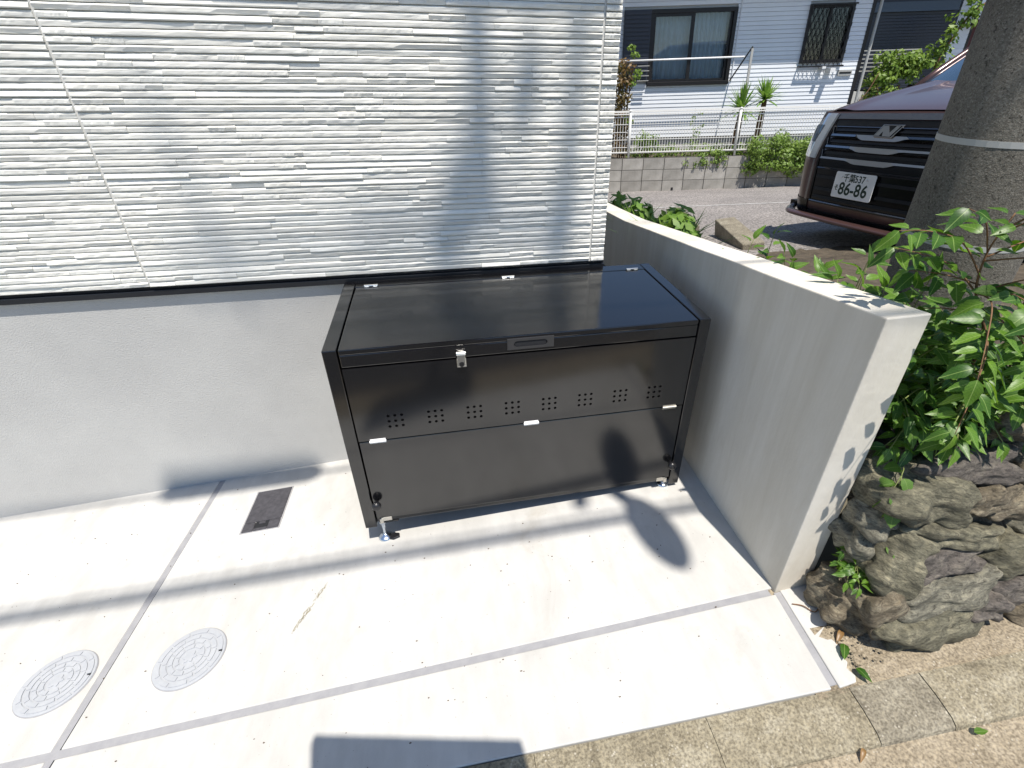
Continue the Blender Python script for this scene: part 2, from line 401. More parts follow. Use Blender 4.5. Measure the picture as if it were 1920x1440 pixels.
# kerb blocks, gutter, road
kerb = empty('kerb'); tag(kerb, kind='structure')
edges = [-3.6, -3.0, -2.4, -1.8, -1.2, -.6, 0, .46, .90, 1.29, 1.49, 1.98, 2.5, 3.1, 3.7, 4.3]
for a, b in zip(edges[:-1], edges[1:]):
    a += .0007; b -= .0007; m = MB(); n = 8; prof = []
    dz = U_(-.003, .003)
    def sec(x):
        y0 = KY(x) - .004; z0 = G(x, y0) - .003 + dz
        return [(x, y0, z0 - .14), (x, y0, z0), (x, y0 - .055, z0 - .002), (x, y0 - .105, z0 - .010), (x, y0 - .122, z0 - .020), (x, y0 - .127, z0 - .036), (x, y0 - .127, z0 - .14)]
    rows = [sec(a + (b - a) * k / n) for k in range(n + 1)]
    i0 = len(m.v)
    for r_ in rows: m.v += r_
    for k in range(n):
        for j in range(7): m.f.append((k * 7 + j, k * 7 + (j + 1) % 7, (k + 1) * 7 + (j + 1) % 7, (k + 1) * 7 + j))
    m.f.append(tuple(range(6, -1, -1))); m.f.append(tuple(n * 7 + j for j in range(7)))
    m.build('kerb_block', M['kerbdark' if a > 1.28 and a < 1.4 else 'kerb'], kerb)
m = MB()
def gut(u, v):
    x = -3.6 + 7.9 * u; y = KY(x) - .129 - .115 * v
    return (x, y, G(x, KY(x)) - .034 - .012 * math.sin(v * 1.6) + .02 * v)
m.grid(gut, 40, 4); tag(m.build('gutter', M['gutter']), kind='structure')
m = MB().grid(lambda u, v: (-40 + 80 * u, -.92 - 6.3 * v, G(max(-4, min(5, -40 + 80 * u)), -1.2) - .10 + .03 * math.sin(v * 3.1)), 80, 6)
tag(m.build('road', M['road']), kind='structure')
m = MB().grid(lambda u, v: (-40 + 80 * u, -7.2 - 6 * v, G(max(-4, min(5, -40 + 80 * u)), -1.2) + .02 + .0 * v), 40, 2)
tag(m.build('far_pavement', M['gutter']), kind='structure')
# old footing strip under the stones, right of the driveway
m = MB().grid(lambda u, v: (1.30 + 2.85 * u, KY(1.30 + 2.85 * u) - .003 + (.167) * v, G(1.30 + 2.85 * u, KY(1.3) + .167 * v) - .005 + .006 * v + .003 * noise.noise(Vector((u * 30, v * 6, 0)))), 60, 6)
tag(m.build('footing_strip', M['gutter']), kind='structure')

# parking lot
m = MB()
def lot(u, v):
    x = 1.9 + 14 * u; y = .9 + 8.4 * v
    return (x, y, LOT(x, y) - (.02 if y > 8.3 + (x - 4) * -.22 else 0))
m.grid(lot, 30, 30); LOTO = tag(m.build('parking_lot', M['asphalt']), kind='structure')
m = MB()
def line_strip(a, b, w):
    A, B_ = Vector(a), Vector(b); d = (B_ - A).normalized(); n_ = Vector((-d.y, d.x)) * w / 2
    mb = MB(); mb.grid(lambda u, v: (lambda p: (p.x, p.y, LOT(p.x, p.y) + .004))(A + (B_ - A) * u + n_ * (2 * v - 1)), 24, 1); return mb
line_strip((3.1, 5.05), (6.6, 4.62), .075).build('painted_line', M['roadline'], LOTO)
# earth bed behind the low wall, around the pole
def bedz(x, y):
    f = max(0, min(1, (y + .55) / .9)); z = .52 + .06 * f
    g = max(0, min(1, (y - .2) / 1.4)); z = z * (1 - g) + (LOT(x, y) + .01) * g
    return z + .02 * noise.noise(Vector((x * 4, y * 4, 1))) + .012 * noise.noise(Vector((x * 15, y * 15, 4)))
m = MB().grid(lambda u, v: (1.392 + (2.9 - .6 * v) * u * (1 if v < .5 else 1), -.52 + 2.2 * v, bedz(1.392 + 2.6 * u, -.52 + 2.2 * v)), 46, 40)
tag(m.build('earth_bed', M['earth']), kind='structure')
m = MB().grid(lambda u, v: (1.34 + .62 * u, 1.5 + 7.2 * v, LOT(1.34 + .9 * u, 1.5 + 7.2 * v) + .03), 6, 30)
tag(m.build('verge', M['earth']), kind='structure')

# ================================================================== NEAR HOUSE
house = tag(empty('apartment_house', (-2.5, .58, 0)), 'white house with strip stone siding over a grey plaster foundation', 'house')
def child(o, p):
    o.parent = p; o.matrix_parent_inverse = p.matrix_world.inverted(); return o
bpy.context.view_layer.update()
def hpart(mb, name, mat, smooth=False, bevel=0):
    return child(mb.build(name, M[mat], None, smooth, bevel), house)
HX0, HX1, YS, ZS = -7.0, 1.008, .5575, .836
m = MB(); m.box(HX0, HX1 - .012, .573, 7.0, -.7, ZS - .03); hpart(m, 'foundation', 'plaster')
m = MB(); m.box(HX0, HX1 + .004, .554, .60, ZS - .034, ZS - .014); m.box(HX0, HX1 + .004, .566, .60, ZS - .014, ZS + .01)
m.box(HX1 - .012, HX1 + .004, .5999, 7, ZS - .034, ZS - .014); hpart(m, 'flashing', 'flash', bevel=.0015)
panels = [(-7.0, -2.45), (-2.45 + .006, -.643), (-.637, .9435), (.9505, HX1 - .004)]
strips_done = 0
variants = []
for k in range(9):
    mb = MB(); n = 16; hgt = .0169
    d_t = U_(.0045, .009); d_b = U_(.008, .0135); sd = random.random() * 100
    rows = []
    for i in range(n + 1):
        x = i / n
        w1 = .0022 * noise.noise(Vector((x * 5, sd, 0))); w2 = .0018 * noise.noise(Vector((x * 11, sd, 3)))
        if k % 3 == 0 and x > .6: w1 -= .0022
        rows.append([(x, 0, 0), (x, -(d_b + w1) * .92, .0006), (x, -(d_b + w1), .0035), (x, -(d_t + w2 + .004), hgt * .72), (x, -(d_t + w2) * .55, hgt), (x, 0, hgt + .0005)])
    q = 6
    for r_ in rows: mb.v += r_
    for i in range(n):
        for j in range(q - 1): mb.f.append((i * q + j, i * q + j + 1, (i + 1) * q + j + 1, (i + 1) * q + j))
    mb.f.append(tuple(range(q))); mb.f.append(tuple(n * q + j for j in range(q - 1, -1, -1)))
    variants.append(mb)
vmesh = [v.mesh('siding_strip', M['siding']) for v in variants]
PITCH = .01865
stuff = MB(); vis = 0
for pi, (a, b) in enumerate(panels):
    mb = MB(); mb.box(a, b, YS, .60, ZS, 3.2); pan = hpart(mb, 'siding_panel', 'sidback')
    z = ZS + .002; row = 0
    while z < 3.17:
        x = a + .0005
        while x < b - .001:
            L = b - x if pi == 3 else random.choice((U_(.06, .14), U_(.10, .22), U_(.2, .45), U_(.3, .6)))
            if b - x - L < .06: L = b - x
            L = min(L, b - x); k = random.randrange(9)
            kk = 1 if U_(0, 1) < .85 else .8
            if z < 1.705 and x + L > -1.12 and L > .17 and vis < 300:
                o = bpy.data.objects.new('siding_strip', vmesh[k]); COL.objects.link(o)
                o.parent = pan; o.matrix_parent_inverse = pan.matrix_world.inverted()
                o.location = (x, YS, z); o.scale = (L - .0006, kk * U_(.85, 1.1), 1); vis += 1
            else:
                i0 = len(stuff.v)
                stuff.v += [(x + p[0] * (L - .0006), YS + p[1] * kk, z + p[2]) for p in variants[k].v]
                stuff.f += [tuple(i0 + q for q in f) for f in variants[k].f]
            x += L
        z += PITCH; row += 1
o = hpart(stuff, 'siding_field', 'siding'); o['kind'] = 'stuff'
for xs_ in (-.640, .947):
    m = MB(); m.box(xs_ - .0034, xs_ + .0034, YS - .0045, YS + .003, ZS, 3.2); hpart(m, 'seam_sealant', 'seal')
# side return of the corner, upper storey, canopy that shades the top of the picture
m = MB(); m.box(HX0, HX1 - .012, .5999, 7, ZS, 3.2); hpart(m, 'wall_core', 'sidback')
m = MB()
zz = ZS + .002
while zz < 3.17:
    m.box(HX1 - .012, HX1 - .002 + U_(-.002, .002), YS + .002, 6.9, zz, zz + .0155); zz += PITCH
o = hpart(m, 'side_siding', 'siding'); o['kind'] = 'stuff'
m = MB(); m.box(HX0, HX1, .56, 7, 3.2, 6.0); hpart(m, 'upper_wall', 'fsid')
m = MB(); m.box(-.15, HX1 + .03, .27, .62, 2.375, 2.47); hpart(m, 'canopy', 'dark')
m = MB(); m.prism([(HX0 - .4, .3, 6.0), (HX1 + .4, .3, 6.0), (HX1 + .4, 7.3, 6.0), (HX0 - .4, 7.3, 6.0)], [(HX0 - .4, .3, 6.1), (HX1 + .4, .3, 6.1), (HX1 - 2, 3.8, 7.4), (HX0 + 2, 3.8, 7.4)]); hpart(m, 'roof', 'dark')

# ================================================================== LOW CONCRETE WALL
LW = []
def lowx(y): return 1.277 + .044 * (y + .533)
def lowz(y): return 1.0588 + (.8994 - 1.0588) * (y + .533) / (1.09) if y < 1.3 else .7907 - .10 * (y - 1.3)
mb = MB(); n = 26; T = .115
rows = []
for i in range(n + 1):
    y = -.533 + (i / n) * 5.5
    if i < 16: y = -.533 + (i / 16) * 1.4
    else: y = .867 + (i - 16) / 10 * 4
    z = lowz(y) + .0016 * noise.noise(Vector((y * 4, 0, 0))); x = lowx(y) + .002 * noise.noise(Vector((y * 3, 5, 0)))
    zb = min(G(x, min(y, .6)), LOT(x, y)) - .3
    rows.append([(x, y, zb), (x, y, zb + .3), (x, y, (zb + z) / 2 + .1), (x, y, z - .03), (x, y, z), (x + T, y, z + .002), (x + T, y, zb)])
for r_ in rows: mb.v += r_
q = 7
for i in range(n):
    for j in range(q): mb.f.append((i * q + j, i * q + (j + 1) % q, (i + 1) * q + (j + 1) % q, (i + 1) * q + j))
mb.f.append(tuple(range(q))); mb.f.append(tuple(n * q + j for j in range(q - 1, -1, -1)))
lw = mb.build('boundary_wall', M['lowwall'], bevel=.0035)
tag(lw, 'low grey mortar-faced boundary wall between the black box and the pole', 'wall')

# ================================================================== BLACK STORAGE BOX
bx = tag(empty('storage_box', (.6, .27, G(.6, .27))), 'black metal refuse storage box with hinged lid against the house', 'storage box')
bpy.context.view_layer.update()
def bpart(mb, name, mat='black', parent=None, smooth=False, bevel=.0026):
    o = mb.build(name, M[mat], None, smooth, bevel); p = parent or bx
    bpy.context.view_layer.update()
    return child(o, p)
W, D, ZB, ZT = 1.2, .541, .0913, .8158
bpart(MB().box(0, .040, 0, D, ZB, ZT), 'side_panel'); bpart(MB().box(W - .040, W, 0, D, ZB, ZT), 'side_panel')
bpart(MB().box(.041, W - .041, .522, D - .001, ZB + .02, .72), 'back_panel')
bpart(MB().box(.041, W - .041, .4815, D - .0005, .725, ZT - .0005), 'back_rail')
bpart(MB().box(.041, W - .041, .012, .52, ZB + .012, ZB + .03), 'floor_panel')
lid = MB(); lid.box(.0445, W - .0445, .0, .4775, ZT - .018, ZT - .001); lid.box(.0445, W - .0445, 0, .02, .757, ZT - .0185)
LID = bpart(lid, 'lid')
# recessed pull handle on the lid lip
hm = MB(); hx0, hx1, hz0, hz1 = .529, .674, .764, .809
def frame_slot(mb, y0, y1, X0, X1, Z0, Z1, sx0, sx1, sz, r, n=8):
    loop = []
    for k in range(n + 1):
        t_ = math.pi / 2 + math.pi * k / n; loop.append((sx0 + r * math.cos(t_), sz + r * math.sin(t_)))
    for k in range(n + 1):
        t_ = -math.pi / 2 + math.pi * k / n; loop.append((sx1 + r * math.cos(t_), sz + r * math.sin(t_)))
    out = []
    for (a, b) in loop:
        cx_, cz_ = (X0 + X1) / 2, (Z0 + Z1) / 2; dx, dz = a - cx_, b - cz_
        s = min((X1 - X0) / 2 / abs(dx) if dx else 99, (Z1 - Z0) / 2 / abs(dz) if dz else 99); out.append((cx_ + dx * s, cz_ + dz * s))
    N = len(loop); i = len(mb.v)
    mb.v += [(a, y0, b) for a, b in out] + [(a, y0, b) for a, b in loop] + [(a, y1, b) for a, b in loop] + [(a, y1, b) for a, b in out]
    for k in range(N):
        k2 = (k + 1) % N
        for r0, r1 in ((0, 1), (1, 2), (3, 0)): mb.f.append((i + r0 * N + k, i + r0 * N + k2, i + r1 * N + k2, i + r1 * N + k))
frame_slot(hm, -.0045, .0, hx0, hx1, hz0, hz1, .560, .643, .787, .0105)
HD = bpart(hm, 'pull_handle', 'handle', LID, bevel=0)
bpart(MB().box(.552, .651, -.0018, -.0008, .777, .797), 'handle_recess', 'darkin', LID, bevel=0)
# upper front panel with punched vent holes
up = MB(); px0, px1, pz0, pz1 = .0445, W - .0445, .4815, .7515
hs = .0205; r0 = .0048
groups = [.168 + i * .1241 for i in range(8)]
xs = [px0]; hole_x = []
for g_ in groups:
    for k in (-1.5, -.5, .5, 1.5): xs.append(g_ + k * hs)
    for k in (-1, 0, 1): hole_x.append(g_ + k * hs)
xs.append(px1); zc = .550
zs = [pz0] + [zc + k * hs for k in (-1.5, -.5, .5, 1.5)] + [pz1]
for i in range(len(xs) - 1):
    for j in range(len(zs) - 1):
        x0, x1, z0, z1 = xs[i], xs[i + 1], zs[j], zs[j + 1]
        if 1 <= j <= 3 and (x1 - x0) < .03:
            cx_, cz_ = (x0 + x1) / 2, (z0 + z1) / 2; N = 12; k0 = len(up.v); out = []; inn = []
            for k in range(N):
                t_ = 2 * math.pi * (k + .5) / N; c_, s_ = math.cos(t_), math.sin(t_); q_ = .5 * hs / max(abs(c_), abs(s_))
                out.append((cx_ + q_ * c_, 0, cz_ + q_ * s_)); inn.append((cx_ + r0 * c_, 0, cz_ + r0 * s_))
            bk = [(a, .004, b) for a, _, b in inn]
            up.v += out + inn + bk
            for k in range(N):
                k2 = (k + 1) % N
                up.f.append((k0 + k, k0 + k2, k0 + N + k2, k0 + N + k)); up.f.append((k0 + N + k, k0 + N + k2, k0 + 2 * N + k2, k0 + 2 * N + k))
        else: up.poly([(x0, 0, z0), (x1, 0, z0), (x1, 0, z1), (x0, 0, z1)])
for z_ in (pz0, pz1): up.poly([(px0, 0, z_), (px1, 0, z_), (px1, .014, z_), (px0, .014, z_)])
for x_ in (px0, px1): up.poly([(x_, 0, pz0), (x_, 0, pz1), (x_, .014, pz1), (x_, .014, pz0)])
UPF = bpart(up, 'upper_front_panel', bevel=0)
bpart(MB().box(px0 + .004, px1 - .004, .016, .018, pz0 + .002, pz1 - .004), 'liner', 'darkin', bevel=0)
LOF = bpart(MB().box(.0445, W - .0445, .0005, .016, .130, .4775), 'lower_front_panel')
# hinges
for x in (.103, .603, 1.103):
    hmb = MB(); hmb.box(x - .025, x + .025, -.0022, .0, .471, .476); hmb.box(x - .024, x + .024, -.0022, 0, .482, .487)
    hmb.tube([(x - .0255, -.0035, .479), (x + .0255, -.0035, .479)], .0042, 10); bpart(hmb, 'hinge', 'white' if x < .9 else 'steel2', smooth=False, bevel=0)
for x in (.099, .603, 1.104):
    hmb = MB(); hmb.tube([(x - .024, .4795, ZT + .003), (x + .024, .4795, ZT + .003)], .0042, 10)
    hmb.box(x - .022, x - .007, .4705, .4795, ZT - .0005, ZT + .0012); hmb.box(x + .007, x + .022, .4705, .4795, ZT - .0005, ZT + .0012); hmb.box(x - .022, x + .022, .4795, .488, ZT, ZT + .0015)
    bpart(hmb, 'lid_hinge', 'steel', bevel=0)
# toggle latch
lm = MB(); lm.box(.374, .402, -.007, 0, .727, .757); lm.box(.376, .400, -.0125, -.007, .733, .770); lm.tube([(.374, -.010, .776), (.402, -.010, .776)], .006, 10)
lm.box(.378, .398, -.006, 0, .758, .780); LAT = bpart(lm, 'latch', 'steel', bevel=.001)
bpart(MB().prism([(.381, -.0132, .735), (.388, -.0132, .7295), (.395, -.0132, .735)], [(.381, -.0128, .745), (.388, -.0128, .748), (.395, -.0128, .745)]), 'key_plate', 'rubber', LAT, bevel=0)
# knobs
for x, z in ((.058, .216), (1.147, .211)):
    R = Matrix.Translation((x, -.0, z)) @ Matrix.Rotation(math.radians(90), 4, 'X')
    k = MB().lathe([(.006, -.002), (.006, .010), (.0115, .012), (.0155, .018), (.0165, .024), (.0145, .031), (.009, .0345), (.002, .0355)], 18, R)
    bpart(k, 'knob', 'rubber', smooth=True, bevel=0)
# corner brackets and adjustable feet
for x, sgn in ((.060, 1), (1.140, -1)):
    bpart(MB().box(min(x, x + sgn * .036), max(x, x + sgn * .036), -.0025, -.0002, .118, .135).box(x - .006, x + .006, -.0035, .012, .1085, .1305), 'corner_bracket', 'steel2', bevel=.0007)
for x, y in ((.055, .03), (1.150, .03), (.055, .50), (1.150, .50)):
    zg = G(x, y); ft = MB(); ft.tube([(x, y, zg + .008), (x, y, ZB + .02)], .0062, 10); FT = bpart(ft, 'foot', 'zinc', bevel=0)
    bpart(MB().lathe([(.025, 0), (.026, .004), (.020, .009), (.010, .014), (.008, .020)], 20, Matrix.Translation((x, y, zg + .0005))), 'foot_pad', 'zinc', FT, smooth=True, bevel=0)
    bpart(MB().lathe([(.012, 0), (.012, .007)], 6, Matrix.Translation((x, y, ZB - .014 if zg < ZB - .03 else ZB - .008))), 'lock_nut', 'zinc', FT, bevel=0)
bpart(MB().prism([(.058, .012, ZB + .001), (.115, .012, ZB + .001), (.115, .05, ZB + .001), (.058, .05, ZB + .001)], [(.058, .012, ZB + .008), (.115, .012, ZB + .008), (.115, .05, ZB + .008), (.058, .05, ZB + .008)]), 'corner_gusset', 'rubber')
# loose rubber tab lying beside the left foot
lt = MB(); lt.prism([(.066, .012, G(.07, .01) + .001), (.085, .004, G(.08, 0) + .001), (.108, .012, G(.1, .01) + .001), (.106, .034, G(.1, .03) + .001), (.083, .042, G(.08, .04) + .001), (.064, .032, G(.06, .03) + .001)],
   [(.069, .014, G(.07, .01) + .008), (.085, .008, G(.08, 0) + .008), (.104, .015, G(.1, .01) + .008), (.103, .031, G(.1, .03) + .008), (.083, .038, G(.08, .04) + .008), (.068, .029, G(.06, .03) + .008)])
tag(lt.build('rubber_tab', M['rubber'], bevel=.002), 'small black rubber tab on the ground by the left foot of the box', 'rubber tab')

# ================================================================== GROUND COVERS
def mp_ground(cx_, cy_):   # matrix that lies on the sloping slab
    n_ = Vector((-.0617, .0736, 1)).normalized(); x_ = Vector((1, 0, .0617)).normalized(); y_ = n_.cross(x_)
    return Matrix(((x_.x, y_.x, n_.x, cx_), (x_.y, y_.y, n_.y, cy_), (x_.z, y_.z, n_.z, G(cx_, cy_)), (0, 0, 0, 1)))
mb_ = tag(empty('meter_box_cover', matrix=mp_ground(-.435, .316)), 'dark grey rectangular meter box cover set in the concrete', 'meter cover')
coverm = mottled('cast_cover', (.035, .034, .040), (.07, .068, .078), 60, .75, .6, 300, .001)
M['coverm'] = coverm
c = MB(); c.box(-.068, .068, -.070, .118, -.01, .004); c.build('cover_plate', coverm, mb_, bevel=.002)
c = MB(); c.box(-.068, -.026, -.120, -.073, -.01, .004); c.box(.026, .068, -.120, -.073, -.01, .004); c.box(-.0255, .0255, -.120, -.108, -.01, .004); c.build('cover_flap', coverm, mb_, bevel=.002)
MB().box(-.0252, .0252, -.1078, -.0702, -.012, .0012).build('finger_recess', M['darkin'], mb_)
c = MB(); c.box(-.012, .012, -.084, -.072, -.008, .0034); c.build('latch_tab', coverm, mb_, bevel=.002)
c = MB(); c.box(-.074, -.0685, -.126, .124, -.02, .0012); c.box(.0685, .074, -.126, .124, -.02, .0012); c.box(-.0684, .0684, -.126, -.1205, -.02, .0012); c.box(-.0684, .0684, .1185, .124, -.02, .0012); c.build('cover_frame', M['joint'], mb_, bevel=.001)
manm = mottled('pale_cover', (.36, .375, .40), (.42, .435, .455), 25, .7, .2); M['manm'] = manm
for (cx_, cy_, rr, lab) in ((-.492, -.315, .098, 'round pale manhole cover right of the long driveway joint'), (-.855, -.300, .098, 'round pale manhole cover left of the long driveway joint')):
    mh = tag(empty('manhole_cover', matrix=mp_ground(cx_, cy_)), lab, 'manhole cover', 'round pale drain covers in the driveway')
    MB().lathe([(rr, -.02), (rr, .0015), (rr - .002, .002)], 48).build('frame_ring', M['joint'], mh, bevel=.0006)
    c = MB(); c.lathe([(rr - .0022, -.02), (rr - .0022, .0036), (rr - .004, .0044)], 48); c.build('lid_disc', manm, mh)
    for k, r_ in enumerate((.083, .066, .050, .034)):
        c = MB(); nseg = 10 if k < 3 else 8
        for s_ in range(nseg):
            t0 = 2 * math.pi * (s_ + .06 + k * .3) / nseg; t1 = 2 * math.pi * (s_ + .94 + k * .3) / nseg; n = 5
            ra, rb = r_ - .0058, r_ + .0058
            bot, top = [], []
            for i in range(n + 1): t_ = t0 + (t1 - t0) * i / n; bot.append((ra * math.cos(t_), ra * math.sin(t_), .0044)); 
            for i in range(n, -1, -1): t_ = t0 + (t1 - t0) * i / n; bot.append((rb * math.cos(t_), rb * math.sin(t_), .0044))
            top = [(x, y, .0068) for x, y, _ in bot]; c.prism(bot, top)
        c.build('tread_ring', manm, mh)
    c = MB()
    pts = []
    for i in range(24):
        t_ = 2 * math.pi * i / 24; r_ = .016 + .004 * math.cos(6 * t_); pts.append((r_ * math.cos(t_), r_ * math.sin(t_)))
    c.prism([(x, y, .0044) for x, y in pts], [(x, y, .0068) for x, y in pts]); c.build('centre_boss', manm, mh)
    MB().box(rr - .018, rr - .008, -.004, .004, .0043, .0052).build('key_slot', M['darkin'], mh)

# ================================================================== UTILITY POLE
pl = tag(empty('utility_pole', (2.0, -.05, .5)), 'thick rough concrete utility pole rising out of the shrub', 'utility pole')
LEAN = lambda z: Vector((2.0 - .03 * (min(z, 1.8) - .9) + .012 * max(0, z - 1.8), -.05, z))
c = MB(); c.tube([LEAN(z) for z in (.1, .5, 1, 1.8, 4, 7, 10.5)], [.168, .167, .166, .161, .15, .135, .12], 40)
sh = c.build('shaft', M['pole'], None, True); bpy.context.view_layer.update(); child(sh, pl)
def band(z, w, r_):
    c = MB(); c.tube([LEAN(z), LEAN(z + w)], [r_, r_], 40, False); o = c.build('strap', M['strap'], None, False)
    so = o.modifiers.new('solid', 'SOLIDIFY'); so.thickness = .0015; child(o, pl)
band(1.338, .016, .1650); band(1.060, .016, .1668)
# invented overhead cables and hardware, unseen above the frame, added to throw the soft shadows
def off(x, y, z, hgt): k = hgt / SUN.z; return Vector((x, y, z)) + SUN * k
def overhead(name, mb, mat, label, cat, grp=None):
    return tag(mb.build(name, M[mat], None, True), label, cat, grp)
def line_caster(a, b, hgt, r_, ext=14):
    A = off(*a, hgt); B_ = off(*b, hgt); d = (B_ - A).normalized(); d.z *= .3
    return [A - d * ext, A, B_, B_ + d * ext]
cabs = [((-1.2, -.018, -.07), (1.1, -.125, .07), 5.6, .017), ((-1.2, .020, -.07), (1.1, -.085, .07), 6.6, .009),
        ((-1.2, .545, -.1), (1.1, .44, .05), 6.2, .012)]
where = ('lowest thick black cable of the added overhead bundle', 'upper thin black cable of the added overhead bundle', 'black overhead cable added on the house side, carrying the shadow tube')
for (a, b, hh, r_), wl in zip(cabs, where):
    overhead('overhead_cable', MB().tube(line_caster(a, b, hh, r_), r_, 8), 'cable', wl, 'cable', 'added overhead cables')
A = off(-.93, .545, -.09, 6.15); B_ = off(-.26, .515, -.05, 6.15)  # added tube whose shadow makes the streak at the foot of the house
overhead('shadow_tube', MB().tube([A, A + (B_ - A) * .06, A + (B_ - A) * .94, B_], [.035, .06, .06, .035], 16), 'cable', 'black tube added on the overhead cable for its streak of shadow', 'shadow tube')
eq = tag(empty('shadow_hardware', off(.6, .56, 1.7, 8)), 'hanging shapes added above the road to cast the bands on the siding', 'shadow hardware')  # made-up shapes hung out of view to cast the siding bands
bpy.context.view_layer.update()
def eqp(path, r_, name='caster_rod'):
    o = MB().tube(path, r_, 14).build(name, M['cable'], None, True); child(o, eq)
wall = lambda x, z, hgt=11.: off(x, .56, z, hgt)
eqp([wall(.535, 1.10), wall(.53, 2.4)], .050); eqp([wall(.80, .80), wall(.845, 1.25), wall(.90, 2.4)], .038)
eqp([wall(.36, .86), wall(.46, 1.06), wall(.52, 1.22)], [.05, .085, .05], 'caster_bulge'); eqp([wall(.05, .96), wall(.45, .98), wall(.9, .96)], .030, 'caster_bar')
eqp([wall(.66, 1.30), wall(.70, 1.46)], [.04, .055], 'caster_bulge')
eqp([wall(-.36, .80), wall(-.45, 1.42)], .018); eqp([wall(-.55, .90), wall(.1, .94)], .022, 'caster_bar')
eqp([wall(-20, 2.4), wall(20, 2.4)], .012, 'caster_wire')
# street lamp whose head shades the spot in front of the box
lp = tag(empty('street_lamp', off(1.02, -.2, .08, 5)), 'street lamp head on an arm above the pavement', 'street lamp'); bpy.context.view_layer.update()
hc = off(1.025, -.20, .08, 4.9); R = Matrix.Translation(hc) @ Matrix.Rotation(math.radians(8), 4, 'Z') @ Matrix.Diagonal((.078, .185, .06, 1))
c = MB(); c.lathe([(math.cos(t_ * math.pi / 16), math.sin(t_ * math.pi / 16)) for t_ in range(-7, 8)], 20, R); o = c.build('lamp_head', M['cable'], None, True); child(o, lp)
o = MB().tube([off(1.0, -.06, .08, 4.95), off(.93, .06, .08, 5.1), off(.86, .22, .08, 5.5), off(.8, .0, .06, 6.4)], .030, 10).build('lamp_arm', M['cable'], None, True); child(o, lp)
# unseen board added behind the camera to cast the shadow along the bottom edge
nb = tag(empty('shadow_board', (.30, -1.47, .1)), 'dark board on a post, added behind the camera to cast a shadow', 'shadow board'); bpy.context.view_layer.update()
o = MB().prism([(.037, -1.350, 1.15), (.549, -1.468, 1.15), (.544, -1.490, 1.15), (.032, -1.372, 1.15)], [(.037, -1.350, 1.93), (.549, -1.468, 1.93), (.544, -1.490, 1.93), (.032, -1.372, 1.93)]).build('board', M['dark_red']); child(o, nb)
o = MB().box(.29, .33, -1.53, -1.491, -.05, 1.9).build('post', M['dark']); child(o, nb)

# ================================================================== STONE RETAINING WALL
sw = tag(empty('stone_wall', (1.75, -.66, .15)), 'old mortared wall of rough green and brown stones at the roadside', 'stone wall')
bpy.context.view_layer.update()
def stone(p, sx, sy, sz, roll=0, mat=0, yaw=0, seed=0, bend=0, parent=None, nm='stone'):
    bm = bmesh.new(); bmesh.ops.create_cube(bm, size=2); bmesh.ops.subdivide_edges(bm, edges=bm.edges, cuts=19, use_grid_fill=True)
    for v in bm.verts:
        q = v.co.copy(); e = 3.6
        l = (abs(q.x) ** e + abs(q.y) ** e + abs(q.z) ** e) ** (1 / e); q /= l
        s = Vector((seed * 3.1, seed * 1.7, 0))
        q *= .92 + .34 * noise.noise(q * 1.2 + s) + .10 * noise.noise(q * 2.9 + s)
        q.z += bend * q.x * q.x
        w = Vector((q.x * sx, q.y * sy, q.z * sz))
        lay = noise.noise(Vector((w.x * 7, w.y * 7, w.z * 45)) + s); rid = 1 - abs(noise.noise(Vector((w.x * 9, w.y * 9, w.z * 24)) + s * 2)) * 2
        w += q.normalized() * (.008 * lay + .011 * rid + .012 * noise.noise(w * 10 + s) + .005 * noise.noise(w * 34 + s) + .0025 * noise.noise(w * 90 + s))
        v.co = w
    me = bpy.data.meshes.new(nm); bm.to_mesh(me); bm.free(); me.materials.append(ROCK[mat])
    me.polygons.foreach_set('use_smooth', [True] * len(me.polygons))
    o = bpy.data.objects.new(nm, me); COL.objects.link(o)
    o.matrix_world = Matrix.Translation(p) @ Matrix.Rotation(yaw, 4, 'Z') @ Matrix.Rotation(-.38, 4, 'X') @ Matrix.Rotation(roll, 4, 'Y')
    bpy.context.view_layer.update()
    if parent is not None: child(o, parent)
    return o
